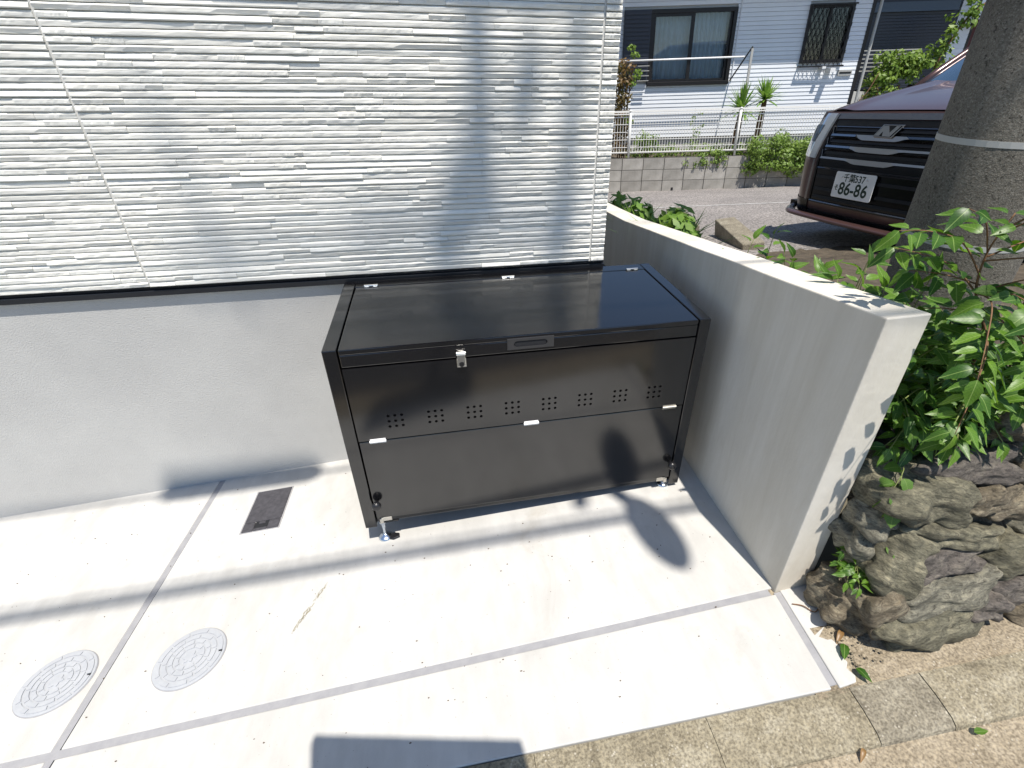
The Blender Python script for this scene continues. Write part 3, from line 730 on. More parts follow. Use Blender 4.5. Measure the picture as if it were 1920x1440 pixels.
# centre, half sizes, roll (positive = right end down)
ST = [((1.605, -.728, .190), .175, .075, .062, -.10, 0, .06), ((1.645, -.690, .275), .165, .07, .060, -.14, 3, .10), ((1.625, -.655, .352), .150, .06, .050, .02, 1, .12),
      ((1.66, -.625, .418), .185, .06, .038, .22, 0, .20), ((1.545, -.57, .540), .150, .085, .078, .30, 0, 0), ((1.70, -.535, .590), .185, .08, .052, .10, 1, 0),
      ((1.83, -.585, .480), .095, .07, .058, -.05, 2, 0), ((1.855, -.660, .335), .09, .07, .062, -.1, 0, 0), ((1.85, -.700, .235), .085, .06, .052, -.15, 1, 0),
      ((1.405, -.625, .190), .062, .07, .085, .35, 2, 0), ((1.455, -.690, .235), .070, .07, .085, -.3, 2, 0), ((1.425, -.57, .400), .050, .06, .050, -.4, 3, 0),
      ((1.49, -.640, .370), .072, .07, .105, .55, 0, 0), ((1.455, -.565, .520), .050, .06, .10, .5, 3, 0), ((1.81, -.50, .690), .075, .06, .055, .1, 2, 0),
      ((2.00, -.655, .40), .10, .08, .075, .1, 3, 0), ((2.01, -.710, .24), .11, .08, .075, 0, 0, 0), ((2.0, -.58, .56), .11, .08, .07, -.1, 2, 0),
      ((2.21, -.68, .30), .13, .09, .10, .1, 0, 0), ((2.22, -.62, .48), .12, .09, .085, 0, 1, 0), ((2.46, -.67, .30), .14, .09, .11, -.1, 2, 0), ((2.47, -.61, .50), .13, .09, .09, .1, 3, 0),
      ((1.97, -.74, .165), .11, .05, .035, 0, 2, 0), ((1.75, -.735, .225), .06, .05, .045, .2, 1, 0), ((1.735, -.60, .505), .06, .05, .04, -.2, 2, 0)]
for k, (p, a, b, c_, ro, ma, be) in enumerate(ST): stone(p, a * .97, b, c_ * (1 if k == 0 else .92), ro, ma, 0, k + 1, be, sw)
def mort(u, v):
    x = 1.40 + 1.5 * u; z = .10 + .56 * v; y = -.81 + .4 * z + .022
    d = max(0, (1.50 - x) / .1); y += .10 * d * d * .6
    return (x, y + .022 * noise.noise(Vector((x * 12, z * 12, 2))) + .012 * noise.noise(Vector((x * 40, z * 40, 2))) + .006 * noise.noise(Vector((x * 95, z * 95, 2))), z)
o = MB().grid(mort, 240, 100).build('mortar_bed', ROCK[2], None, True); child(o, sw)
# small rubble and leaf litter in the corner
rub = MB()
for k in range(70):
    x = 1.345 + .09 * random.random() ** 2; y = -.80 + .15 * random.random(); s = U_(.0012, .0045)
    rub.lathe([(s * .7, 0), (s, s * .5), (s * .4, s)], 5, Matrix.Translation((x, y, G(x, y) + .004)) @ Matrix.Rotation(U_(0, 6), 4, 'Z'))
tag(rub.build('corner_debris', ROCK[2]), 'loose grit and soil in the corner below the stones', 'debris', kind='stuff')
grit = MB()
for k in range(420):
    x = U_(-1.4, 1.25); y = U_(-.8, .5); s = random.choice((.0007, .001, .0013, .002))
    if 0 < x < 1.2 and y > .0: continue
    a = U_(0, 6); e = U_(1, 2.2)
    grit.prism([(x + s * e * math.cos(a + t_), y + s * math.sin(a + t_), G(x, y) - .0005) for t_ in (0, 1.3, 2.6, 3.9, 5.2)], [(x + .6 * s * e * math.cos(a + t_), y + .6 * s * math.sin(a + t_), G(x, y) + s) for t_ in (0, 1.3, 2.6, 3.9, 5.2)])
tag(grit.build('grit', plain('grit_brown', (.10, .075, .05), .9)), 'brown specks of grit scattered over the pale concrete', 'grit', kind='stuff')

sc = MB()
for k in range(46):
    t_ = random.random(); x = -.205 + .075 * t_ + U_(-.006, .006) * (1 - abs(2 * t_ - 1)); y = -.30 + .16 * t_ + U_(-.01, .01); l = U_(.003, .012); a = 1.1 + U_(-.5, .5); w_ = U_(.0004, .0011)
    d = Vector((math.cos(a), math.sin(a))); n_ = Vector((-d.y, d.x)) * w_
    sc.poly([(x + p.x, y + p.y, G(x + p.x, y + p.y) + .0009) for p in (-d * l - n_, d * l - n_, d * l + n_, -d * l + n_)])
tag(sc.build('scuff_mark', plain('scuff_brown', (.30, .27, .19), .9)), 'brown scuff mark on the driveway right of the round covers', 'scuff', kind='stuff')
# ================================================================== PLANTS
def leaf_mesh(name, mat, wid=.42, tip=1.0, curl=.12, fold=.18, n=7, serr=0):
    mb = MB(); L = []; Rr = []; Cc = []
    for i in range(n + 1):
        t_ = i / n; w = wid * .5 * (math.sin(math.pi * t_ ** .72) ** .9) * (1 - .25 * t_ * tip)
        if i in (0, n): w = .004
        if serr and 0 < i < n: w *= 1 + (.07 if i % 2 else -.05)
        z = -curl * t_ * t_ + .03 * math.sin(t_ * 6)
        L.append((-w, t_, z + fold * w)); Rr.append((w, t_, z + fold * w)); Cc.append((0, t_, z))
    mb.v = L + Cc + Rr; q = n + 1
    for i in range(n):
        mb.f.append((i, i + 1, q + i + 1, q + i)); mb.f.append((q + i, q + i + 1, 2 * q + i + 1, 2 * q + i))
    me = bpy.data.meshes.new(name); me.from_pydata(mb.v, [], mb.f); me.materials.append(mat)
    me.polygons.foreach_set('use_smooth', [True] * len(me.polygons)); me.update(); return me
LEAVES = [leaf_mesh('leaf', M['leaf'], .52, 1, .12, .25, 9, 1), leaf_mesh('leaf', M['leaf'], .44, 1.3, .25, .35, 9, 1), leaf_mesh('leaf', M['leaf'], .58, 1.0, .32, .15, 9, 1), leaf_mesh('leaf', M['leaf'], .46, 1.2, -.05, .4, 9, 1)]
LEAV2 = [leaf_mesh('leaf', M['leaf2'], .78, .6, .15, .2, 9, 1), leaf_mesh('leaf', M['leaf2'], .85, .5, .30, .1, 9, 1)]
DRY = [leaf_mesh('leaf', M['leafdry'], .45, 1, .5, .6, 7)]
def leaf_matrix(p, dirv, size, up=None, twist=0):
    d = Vector(dirv).normalized(); upv = Vector(up if up else (SUN * .7 + Vector((U_(-.7, .7), U_(-.9, .3), U_(.1, .9)))))
    x = d.cross(upv).normalized(); z = x.cross(d)
    m4 = Matrix(((x.x, d.x, z.x, p[0]), (x.y, d.y, z.y, p[1]), (x.z, d.z, z.z, p[2]), (0, 0, 0, 1)))
    return m4 @ Matrix.Rotation(twist, 4, 'Y') @ Matrix.Diagonal((size, size, size, 1))
def catmull(P, n=8):
    P = [Vector(p) for p in P]; out = []
    for i in range(len(P) - 1):
        a, b, c_, d = P[max(i - 1, 0)], P[i], P[i + 1], P[min(i + 2, len(P) - 1)]
        for k in range(n):
            t_ = k / n; out.append(.5 * ((2 * b) + (c_ - a) * t_ + (2 * a - 5 * b + 4 * c_ - d) * t_ ** 2 + (3 * b - a - 3 * c_ + d) * t_ ** 3))
    return out + [P[-1]]
def plant(name, label, cat, base, stems, meshes, size, gap, group=None, mat='twig', rad=.004, spread=1.0, start=.25, pairs=False):
    root = tag(empty(name, base), label, cat, group); bpy.context.view_layer.update(); cnt = 0
    for si, st in enumerate(stems):
        path = catmull(st, 6); n = len(path)
        r_ = [rad * (1 if si == 0 or mat != 'bark' else .42) * (1 - .75 * i / n) for i in range(n)]
        o = MB().tube(path, r_, 6).build('stem', M[mat], None, True); child(o, root)
        total = sum((path[i + 1] - path[i]).length for i in range(n - 1)); acc = 0; nxt = total * start; side = 1
        for i in range(n - 1):
            seg = path[i + 1] - path[i]
            while acc + seg.length >= nxt:
                p = path[i] + seg * ((nxt - acc) / seg.length); d = seg.normalized()
                for sd in ((1, -1) if pairs else (side,)):
                    lat = d.cross(Vector((0, 0, 1))).normalized() * sd if abs(d.z) < .9 else Vector((math.cos(cnt * 2.4), math.sin(cnt * 2.4), 0))
                    dv = (lat * spread + d * .55 + Vector((U_(-.3, .3), U_(-.3, .3), U_(-.6, .1)))).normalized()
                    pet = p + dv * size * .16
                    s = size * U_(.65, 1.15) * (.75 + .25 * (1 - nxt / total))
                    ob = bpy.data.objects.new('leaf', random.choice(meshes)); COL.objects.link(ob); ob.parent = root
                    ob.matrix_parent_inverse = root.matrix_world.inverted(); ob.matrix_world = leaf_matrix(pet, dv, s); cnt += 1
                side = -side; nxt += gap * U_(.8, 1.2)
            acc += seg.length
        ob = bpy.data.objects.new('leaf', random.choice(meshes)); COL.objects.link(ob); ob.parent = root
        ob.matrix_parent_inverse = root.matrix_world.inverted(); ob.matrix_world = leaf_matrix(path[-1], path[-1] - path[-2] + Vector((0, 0, -.01)), size * .8); cnt += 1
    return root, cnt
def fan(base, tips, lift=.1):
    out = []
    for tp in tips:
        b = Vector(base); t_ = Vector(tp); mid = (b + t_) / 2 + Vector((U_(-.03, .03), U_(-.03, .03), lift)); out.append([b, mid, t_])
    return out
# tall shrub in front of the pole
stems = [[(1.78, -.40, .55), (1.74, -.43, .80), (1.685, -.45, .95), (1.60, -.45, 1.06), (1.575, -.45, 1.16), (1.585, -.46, 1.25)],
         [(1.60, -.45, 1.06), (1.50, -.45, 1.13), (1.40, -.45, 1.165), (1.315, -.45, 1.185)], [(1.59, -.45, 1.10), (1.48, -.46, 1.19), (1.38, -.46, 1.22), (1.30, -.46, 1.225)],
         [(1.575, -.45, 1.16), (1.50, -.47, 1.24), (1.43, -.48, 1.27)], [(1.58, -.45, 1.2), (1.56, -.53, 1.26), (1.54, -.60, 1.28)], [(1.585, -.46, 1.22), (1.64, -.50, 1.28), (1.68, -.55, 1.30)],
         [(1.60, -.45, 1.06), (1.56, -.55, 1.10), (1.52, -.64, 1.10), (1.49, -.70, 1.08)], [(1.63, -.45, 1.02), (1.60, -.55, 1.02), (1.56, -.64, 1.0), (1.52, -.70, .96)], [(1.58, -.45, 1.15), (1.68, -.47, 1.2), (1.76, -.5, 1.22)],
         [(1.60, -.45, 1.08), (1.52, -.42, 1.10), (1.46, -.38, 1.10)], [(1.60, -.45, 1.06), (1.50, -.56, 1.09), (1.42, -.64, 1.05), (1.375, -.69, .99)], [(1.62, -.45, 1.03), (1.52, -.58, 1.0), (1.43, -.66, .93), (1.38, -.70, .86)], [(1.575, -.45, 1.14), (1.62, -.55, 1.18), (1.62, -.66, 1.2)], [(1.60, -.45, 1.06), (1.66, -.52, 1.12), (1.70, -.60, 1.12)], [(1.65, -.45, 1.0), (1.58, -.40, 1.0), (1.50, -.36, .98)], [(1.70, -.44, .90), (1.62, -.48, .95), (1.55, -.52, .93)]]
plant('leafy_shrub', 'tall shrub with thin brown stems and pointed bright green leaves against the pole', 'shrub', (1.78, -.40, .53), stems, LEAVES, .076, .019, None, 'bark', .0055, start=.30)
stems = [[(1.90, -.40, .55), (1.86, -.42, .85), (1.79, -.44, 1.0), (1.78, -.45, 1.12), (1.84, -.46, 1.20)], [(1.79, -.44, 1.0), (1.74, -.52, 1.03), (1.70, -.60, 1.02)], [(1.82, -.43, .92), (1.76, -.53, .95), (1.70, -.62, .93)], [(1.79, -.44, 1.05), (1.84, -.52, 1.1), (1.86, -.60, 1.1)], [(1.80, -.44, .98), (1.70, -.46, .98), (1.62, -.47, .95)]]
plant('leafy_shrub', 'thicker brown stemmed shrub at the right edge beside the pole', 'shrub', (1.90, -.40, .53), stems, LEAVES, .078, .021, None, 'bark', .0075, start=.35)
# dense low shrub mass between the stones and the pole
def tipset(cx_, cy_, cz_, rx, ry, rz, n):
    return [(cx_ + U_(-rx, rx), cy_ + U_(-ry, ry), cz_ + U_(-rz, rz)) for _ in range(n)]
plant('leafy_shrub', 'low arching shrub with pointed leaves spilling over the stone wall', 'shrub', (1.75, -.42, .55), fan((1.75, -.42, .53), tipset(1.62, -.55, .78, .19, .08, .14, 22), .12), LEAVES, .074, .024, None, 'twig', .004, start=.2)
plant('leafy_shrub', 'broad leafy shrub above the stones at the right edge of the picture', 'shrub', (1.95, -.44, .55), fan((1.95, -.44, .53), tipset(1.84, -.57, .80, .19, .08, .14, 22), .12), LEAVES, .078, .024, None, 'twig', .004, start=.2)
plant('leafy_shrub', 'shaded shrub close behind the end of the boundary wall', 'shrub', (1.60, -.32, .55), fan((1.60, -.32, .53), tipset(1.54, -.44, .82, .10, .12, .17, 22), .1), LEAVES, .070, .026, None, 'twig', .004, start=.2)
plant('leafy_shrub', 'shrub in the shade at the foot of the pole', 'shrub', (1.88, -.24, .55), fan((1.88, -.24, .53), tipset(1.80, -.34, .84, .26, .08, .16, 24), .1), LEAVES, .074, .028, None, 'twig', .004, start=.2)
# climbing leaves along the back of the boundary wall
wallp = [((1.48, .02, .60), [(1.42, -.03, .95), (1.45, .06, 1.0), (1.50, -.06, .98), (1.41, .08, .93), (1.47, -.10, 1.0)]), ((1.47, .22, .58), [(1.41, .18, .92), (1.46, .25, .99), (1.44, .12, .96), (1.50, .2, 1.02), (1.40, .28, .90)]),
         ((1.53, .14, .58), [(1.50, .20, .93), (1.52, .10, .97), (1.47, .24, .90)]), ((1.48, -.20, .60), [(1.43, -.17, 1.0), (1.40, -.24, 1.03), (1.47, -.25, 1.06), (1.44, -.12, 1.0), (1.52, -.2, 1.08)]),
         ((1.50, -.36, .58), [(1.43, -.36, 1.05), (1.45, -.42, 1.07), (1.51, -.40, 1.09), (1.41, -.31, 1.04)])]
labs = ['leafy sprig behind the middle of the boundary wall', 'pale drooping leaves behind the boundary wall in front of the car', 'small dark sprig at the boundary wall below the car bumper', 'large leaved sprig rising behind the wall left of the pole foot', 'sprig touching the near top corner of the boundary wall']
for (b, tips), lb in zip(wallp, labs):
    plant('wall_climber', lb, 'plant', b, fan(b, tips, .03), LEAVES, .075, .022, 'sprigs along the boundary wall', 'twig', .003, start=.45)
# round leaved vine and weed at the wall foot
plant('vine', 'round leaved vine hanging over the wall end above the stones', 'vine', (1.50, -.55, .62), [[(1.50, -.55, .62), (1.455, -.59, .645), (1.425, -.61, .62), (1.405, -.615, .585)], [(1.46, -.585, .64), (1.43, -.62, .60), (1.425, -.63, .55)]], LEAV2, .062, .030, None, 'twig', .0018, start=.3)
plant('weed', 'green weed growing between the boundary wall end and the stones', 'weed', (1.415, -.60, .29), fan((1.415, -.60, .29), tipset(1.405, -.64, .335, .055, .05, .03, 12), .02), LEAVES, .040, .014, None, 'twig', .0016, start=.15)
plant('weed', 'tiny weed sprig beside the stones below the vine', 'weed', (1.45, -.62, .40), fan((1.45, -.62, .40), tipset(1.455, -.66, .42, .03, .02, .02, 4), .01), LEAV2, .022, .018, None, 'twig', .0014, start=.3)
# dry leaves on the floor
for k, (x, y, s, lb) in enumerate(((1.352, -.735, .05, 'curled green and brown leaf in the corner by the bottom stone'), (1.372, -.70, .04, 'dry leaf lying against the left stones'), (1.335, -.80, .045, 'fallen leaf on the footing below the bottom stone'), (1.36, -.66, .035, 'small dry leaf beside the boulder at the wall end'), (1.24, -.955, .03, 'withered leaf in the gutter below the kerb'), (1.52, -.985, .035, 'withered leaf in the gutter at the right edge'))):
    ob = bpy.data.objects.new('fallen_leaf', (DRY if k in (1, 3, 4) else LEAVES)[0]); COL.objects.link(ob)
    zz = G(x, y) + (.012 if y > -.92 else -.03)
    ob.matrix_world = leaf_matrix((x, y, zz), (U_(-1, 1), U_(-1, 1), .1), s, (0, 0, 1)); tag(ob, lb, 'leaf', 'fallen leaves')
tw = MB(); tw.tube(catmull([(1.30, -.585, G(1.3, -.585) + .003), (1.325, -.60, G(1.32, -.6) + .006), (1.345, -.625, G(1.34, -.62) + .004), (1.372, -.615, G(1.37, -.61) + .006), (1.40, -.622, G(1.4, -.62) + .01)], 5), .0017, 5)
tag(tw.build('dry_twig', M['bark'], None, True), 'thin dry twig lying on the concrete below the wall end', 'twig')
# grass and weeds behind the boundary wall
def blades(cx_, cy_, cz_, rx, ry, n, hgt, wid=.006, droop=.5):
    mb = MB()
    for k in range(n):
        x, y = cx_ + U_(-rx, rx), cy_ + U_(-ry, ry); a = U_(0, 6.28); H = hgt * U_(.5, 1.1); w = wid * U_(.6, 1.2); b = H * droop * U_(.3, 1.2)
        z = cz_(x, y) if callable(cz_) else cz_
        dx, dy = math.cos(a), math.sin(a); i = len(mb.v)
        for t_ in (0, .4, .75, 1):
            ww = w * (1 - t_ ** 2) + .0004; px_, py_, pz_ = x + dx * b * t_ * t_, y + dy * b * t_ * t_, z + H * (t_ - .35 * droop * t_ * t_)
            mb.v += [(px_ - dy * ww, py_ + dx * ww, pz_), (px_ + dy * ww, py_ - dx * ww, pz_)]
        for s in range(3): mb.f.append((i + 2 * s, i + 2 * s + 1, i + 2 * s + 3, i + 2 * s + 2))
    return mb
bz = lambda x, y: LOT(x, y) + .02
gr = blades(1.60, 1.75, bz, .06, .72, 900, .40, .009, .7)
o = gr.build('grass', M['grassm']); tag(o, 'bright green grass and weeds behind the boundary wall near the house corner', 'grass', kind='stuff')
def leafcloud(mb, cx_, cy_, cz_, rx, ry, rz, n, s, hollow=.5):
    for k in range(n):
        while True:
            d = Vector((U_(-1, 1), U_(-1, 1), U_(-1, 1)))
            if hollow < d.length < 1: break
        p = Vector((cx_ + d.x * rx, cy_ + d.y * ry, cz_ + d.z * rz)); nrm = (d + Vector((U_(-.6, .6), U_(-.9, .3), U_(-.2, .9)))).normalized()
        a = nrm.orthogonal().normalized(); a.rotate(Matrix.Rotation(U_(0, 6.28), 3, nrm)); b = nrm.cross(a); q = s * U_(.6, 1.3)
        mb.poly([p - a * q, p + b * q * .5, p + a * q, p - b * q * .5])
    return mb
cl = MB()
for k in range(11): leafcloud(cl, 1.63 + U_(-.03, .10), 1.08 + k * .14, .70 - .020 * k + U_(-.04, .08), .10, .12, .12, 110, .034, .1)
tag(cl.build('ground_cover', M['grassm']), 'low leafy ground cover behind the boundary wall', 'ground cover', kind='stuff')

# concrete wheel stop blocks along the parking lot edge
def kblock(cx_, cy_, yaw, lx, ly, lz, lab):
    o = MB().box(-lx / 2, lx / 2, -ly / 2, ly / 2, -.05, lz).build('kerb_stone', M['kerbdark'], None, False, .008)
    o.matrix_world = Matrix.Translation((cx_, cy_, LOT(cx_, cy_))) @ Matrix.Rotation(yaw, 4, 'Z') @ Matrix.Rotation(-.15, 4, 'X')
    tag(o, lab, 'concrete block', 'concrete blocks edging the parking lot')
kblock(2.70, 3.20, 1.36, .70, .16, .10, 'weathered concrete block edging the parking lot near the grass')
kblock(2.68, 2.20, 1.36, .70, .16, .10, 'weathered concrete block half hidden by leaves below the car')

# ================================================================== CAR
ps, ro = -1.5, .075
Xc = Vector((math.cos(ps) * math.cos(ro), math.sin(ps) * math.cos(ro), math.sin(ro)))
Bc = Vector((-math.sin(ps), math.cos(ps), .03)); Bc = (Bc - Xc * Bc.dot(Xc)).normalized(); Zc = Xc.cross(Bc)
Oc = Vector((3.145, 1.69, .838)) - Zc * .44
CM = Matrix(((Xc.x, Bc.x, Zc.x, Oc.x), (Xc.y, Bc.y, Zc.y, Oc.y), (Xc.z, Bc.z, Zc.z, Oc.z), (0, 0, 0, 1)))
car = tag(empty('parked_car', matrix=CM), 'dark purple-brown minivan with chrome barred grille parked behind the pole', 'car')
HW, CX = .87, .06
def bow(X):
    a = abs(X - CX) / HW; return .05 * a * a + .34 * max(0, (a - .62) / .38) ** 2.0
def leanz(Z): return .03 * max(0, (.34 - Z) / .1) ** 2 * .3 + (.10 * max(0, (Z - .55) / .32) ** 1.6)
def fpt(X, Z, o_=0): return Vector((X, bow(X) + leanz(Z) - o_, Z))
def cpart(mb, name, mat, smooth=True, parent=None, bevel=0):
    o = mb.build(name, M[mat], parent or car, smooth, bevel); return o
def patch(quad, o_, nu=10, nv=6, thick=0):
    (x0, z0), (x1, z1), (x2, z2), (x3, z3) = quad   # bl, br, tr, tl
    def fn(u, v):
        X = (x0 * (1 - u) + x1 * u) * (1 - v) + (x3 * (1 - u) + x2 * u) * v; Z = (z0 * (1 - u) + z1 * u) * (1 - v) + (z3 * (1 - u) + z2 * u) * v
        return fpt(X, Z, o_)
    return MB().grid(fn, nu, nv)
def mir(q):  # mirror a quad about the car centre line
    (a, b, c_, d) = q; f = lambda p: (2 * CX - p[0], p[1]); return (f(b), f(a), f(d), f(c_))
XL, XR = CX - HW, CX + HW
cpart(MB().grid(lambda u, v: fpt(XL + (XR - XL) * u, .20 + .68 * v), 60, 20), 'front_bumper', 'carpaint')
# bonnet and wings
def topz(X, s):
    a = abs(X - CX) / HW; return .875 + .165 * s ** .75 - .015 * a * a - .16 * max(0, (a - .60) / .40) ** 2 * (1 - .25 * s)
def topp(X, s, o_=0):
    y0 = bow(X) + leanz(.875); return Vector((X, y0 + (.93 - y0) * s, topz(X, s) + o_))
cpart(MB().grid(lambda u, v: topp(XL + (XR - XL) * u, v), 60, 16), 'wing', 'carpaint')
HB = .60
def hood(u, v):
    X = CX + (2 * u - 1) * HB; p = topp(X, .02 + .96 * v, .007 + .012 * math.exp(-((abs(X - CX) - .46) / .07) ** 2)); return p
cpart(MB().grid(hood, 50, 16), 'bonnet', 'carpaint')
cpart(patch(((-.40, .838), (.52, .838), (.515, .872), (-.385, .872)), .012, 24, 2), 'bonnet_garnish', 'chrome2')
# grille
cpart(patch(((-.41, .285), (.53, .285), (.50, .832), (-.375, .832)), .006, 30, 16), 'grille', 'carblack')
def strip(x0, x1, z, t0, t1, o_, mb=None, c0=-.06, c1=.20):
    mb = mb or MB(); n = 26; up_, dn, bu, bd = [], [], [], []
    i = len(mb.v)
    for k in range(n + 1):
        X = x0 + (x1 - x0) * k / n; f = max(0, min(1, min((X - c0 + .06) / .06, (c1 + .06 - X) / .06))); th = t0 + (t1 - t0) * f
        mb.v += [tuple(fpt(X, z, o_)), tuple(fpt(X, z - th, o_ + .006)), tuple(fpt(X, z - th - .003, o_ - .015)), tuple(fpt(X, z + .002, o_ - .015))]
    for k in range(n):
        for j in range(4): mb.f.append((i + 4 * k + j, i + 4 * k + (j + 1) % 4, i + 4 * (k + 1) + (j + 1) % 4, i + 4 * (k + 1) + j))
    mb.f.append((i, i + 1, i + 2, i + 3)); mb.f.append((i + 4 * n, i + 4 * n + 1, i + 4 * n + 2, i + 4 * n + 3)); return mb
for k, (zb, xl) in enumerate(((.748, -.345), (.677, -.355), (.603, -.365))):
    xr = 2 * CX - xl
    o = cpart(strip(xl, xr, zb, .012, .030, .020), 'grille_bar', 'chrome', False)
    cpart(strip(xl + .01, xr - .01, zb + .047, .004, .004, .016), 'bar_outline', 'chrome2', False, o)
    for xx in (xl, xr - .008): cpart(MB().box(xx, xx + .008, fpt(xx, zb).y - .02, fpt(xx, zb).y - .006, zb - .006, zb + .047), 'bar_end', 'chrome', False, o)
    cpart(strip(xl + .015, xr - .015, zb + .040, .022, .022, .013), 'bar_fin', 'carblack', False, o)
for zb in (.540, .482, .40, .345): cpart(strip(-.37, .49, zb, .020, .020, .014), 'lower_fin', 'carblack', False)
cpart(strip(-.37, .49, .533, .004, .004, .020), 'lower_trim', 'chrome2', False); cpart(strip(-.395, .515, .305, .006, .006, .016), 'lower_trim', 'chrome2', False)
# emblem
def emb(pts, y0, y1, mb=None):
    mb = mb or MB(); mb.prism([(x, fpt(x, z).y - y0, z) for x, z in pts], [(x, fpt(x, z).y - y1, z) for x, z in pts]); return mb
E0 = [(.015, .742), (.155, .738), (.205, .812), (.055, .812)]
EM = cpart(emb(E0, .020, .030), 'emblem', 'chrome', False, bevel=.002)
def inset(f): cx_ = sum(p[0] for p in E0) / 4; cz_ = sum(p[1] for p in E0) / 4; return [(cx_ + (x - cx_) * f, cz_ + (z - cz_) * f) for x, z in E0]
cpart(emb(inset(.86), .0295, .0312), 'emblem_field', 'carblack', False, EM)
q = inset(.80)
lerp = lambda a, b, t_: (a[0] + (b[0] - a[0]) * t_, a[1] + (b[1] - a[1]) * t_)
nm = MB(); emb([q[0], lerp(q[0], q[1], .28), lerp(q[3], q[2], .24), q[3]], .031, .0345, nm); emb([lerp(q[1], q[0], .28), q[1], q[2], lerp(q[2], q[3], .24)], .031, .0345, nm)
emb([lerp(q[1], q[0], .5), q[1], lerp(q[3], q[2], .30), q[3]], .0312, .0352, nm)
cpart(nm, 'emblem_letter', 'chrome', False, EM)
# head lamps, side lamps, fog recesses, trim (both sides)
for side in (0, 1):
    Q = (lambda q_: q_) if side == 0 else mir
    hl = cpart(patch(Q(((-.695, .60), (-.44, .585), (-.40, .872), (-.50, .872))), .010, 12, 10), 'headlight', 'lamp')
    cpart(patch(Q(((-.66, .70), (-.50, .69), (-.47, .80), (-.57, .80))), .013, 6, 5), 'lamp_projector', 'carglass', True, hl)
    cpart(patch(Q(((-.435, .585), (-.418, .585), (-.372, .868), (-.392, .868))), .016, 2, 8), 'chrome_pillar', 'chrome')
    cpart(patch(Q(((-.455, .30), (-.432, .30), (-.418, .58), (-.436, .58))), .016, 2, 8), 'chrome_pillar', 'chrome2')
    cpart(patch(Q(((-.415, .29), (-.40, .285), (-.372, .84), (-.386, .84))), .012, 2, 8), 'grille_edge', 'carblack')
    fl = cpart(patch(Q(((-.765, .47), (-.64, .455), (-.655, .60), (-.735, .60))), .008, 6, 6), 'side_lamp', 'chrome2')
    cpart(patch(Q(((-.74, .49), (-.70, .485), (-.70, .58), (-.72, .58))), .012, 3, 4), 'lamp_lens', 'carblack', True, fl)
    cpart(patch(Q(((-.79, .265), (-.735, .255), (-.735, .37), (-.78, .38))), .006, 4, 4), 'fog_recess', 'carblack')
    cpart(patch(Q(((-.80, .215), (-.43, .215), (-.43, .30), (-.735, .30))), .007, 10, 3), 'bumper_corner', 'carblack')
# front lip
def lip(u, v):
    X = XL - .015 + (XR - XL + .03) * u; t_ = v * 2 * math.pi; y = bow(min(max(X, XL), XR)) - .055
    e = .018 * max(0, (abs(X - CX) / HW - .8) / .2)
    return (X, y + .045 * math.cos(t_), .200 + (.018 + e) * math.sin(t_))
cpart(MB().grid(lip, 60, 12), 'front_lip', 'carpaint')
cpart(MB().grid(lambda u, v: (XL + .03 + (XR - XL - .06) * u, bow(XL + .03 + (XR - XL - .06) * u) + .01, .20 + .09 * v), 40, 2), 'lower_grille', 'carblack')
# number plate
pt = empty('number_plate'); bpy.data.objects.remove(pt)
pm = MB(); rr = .012; pts = []
for (cx_, cz_, a0) in ((.165 - rr, .0825 - rr, 0), (-.165 + rr, .0825 - rr, 90), (-.165 + rr, -.0825 + rr, 180), (.165 - rr, -.0825 + rr, 270)):
    for k in range(6): t_ = math.radians(a0 + 18 * k); pts.append((cx_ + rr * math.cos(t_), cz_ + rr * math.sin(t_)))
pm.prism([(x, 0, z) for x, z in pts], [(x, -.004, z) for x, z in pts])
PL = cpart(pm, 'number_plate', 'plate', False, None, .0015); PL.location = (0, -.028, .44); PL.rotation_euler = (math.radians(-5), 0, 0)
def text(body, x, z, size, sx=1, off_=0, bold=0):
    cu = bpy.data.curves.new('plate_text', 'FONT'); cu.body = body; cu.size = size; cu.align_x = 'CENTER'; cu.align_y = 'CENTER'; cu.offset = bold; cu.extrude = .0003
    o = bpy.data.objects.new('tmp', cu); COL.objects.link(o); bpy.context.view_layer.update()
    dg = bpy.context.evaluated_depsgraph_get(); me = bpy.data.meshes.new_from_object(o.evaluated_get(dg)); bpy.data.objects.remove(o)
    me.materials.clear(); me.materials.append(M['ink'])
    o = bpy.data.objects.new('plate_text', me); COL.objects.link(o); o.parent = PL
    o.matrix_local = Matrix.Translation((x, -.0048, z)) @ Matrix.Rotation(math.radians(90), 4, 'X') @ Matrix.Diagonal((sx, 1, 1, 1)); return o
text('千葉', -.044, .044, .054, .95, 0, .0007); text('537', .045, .044, .060, .92, 0, .0008); text('そ', -.133, -.022, .040, .9, 0, .0008)
for ch, x in (('8', -.087), ('6', -.036), ('-', .005), ('8', .048), ('6', .102)): text(ch, x, -.026 , .108, .92, 0, .0022)
for x in (-.105, .105):
    b_ = MB().lathe([(.006, 0), (.006, .002), (.003, .004)], 12, Matrix.Translation((x, -.004, .05)) @ Matrix.Rotation(math.radians(90), 4, 'X')).build('plate_bolt', M['steel'], PL)
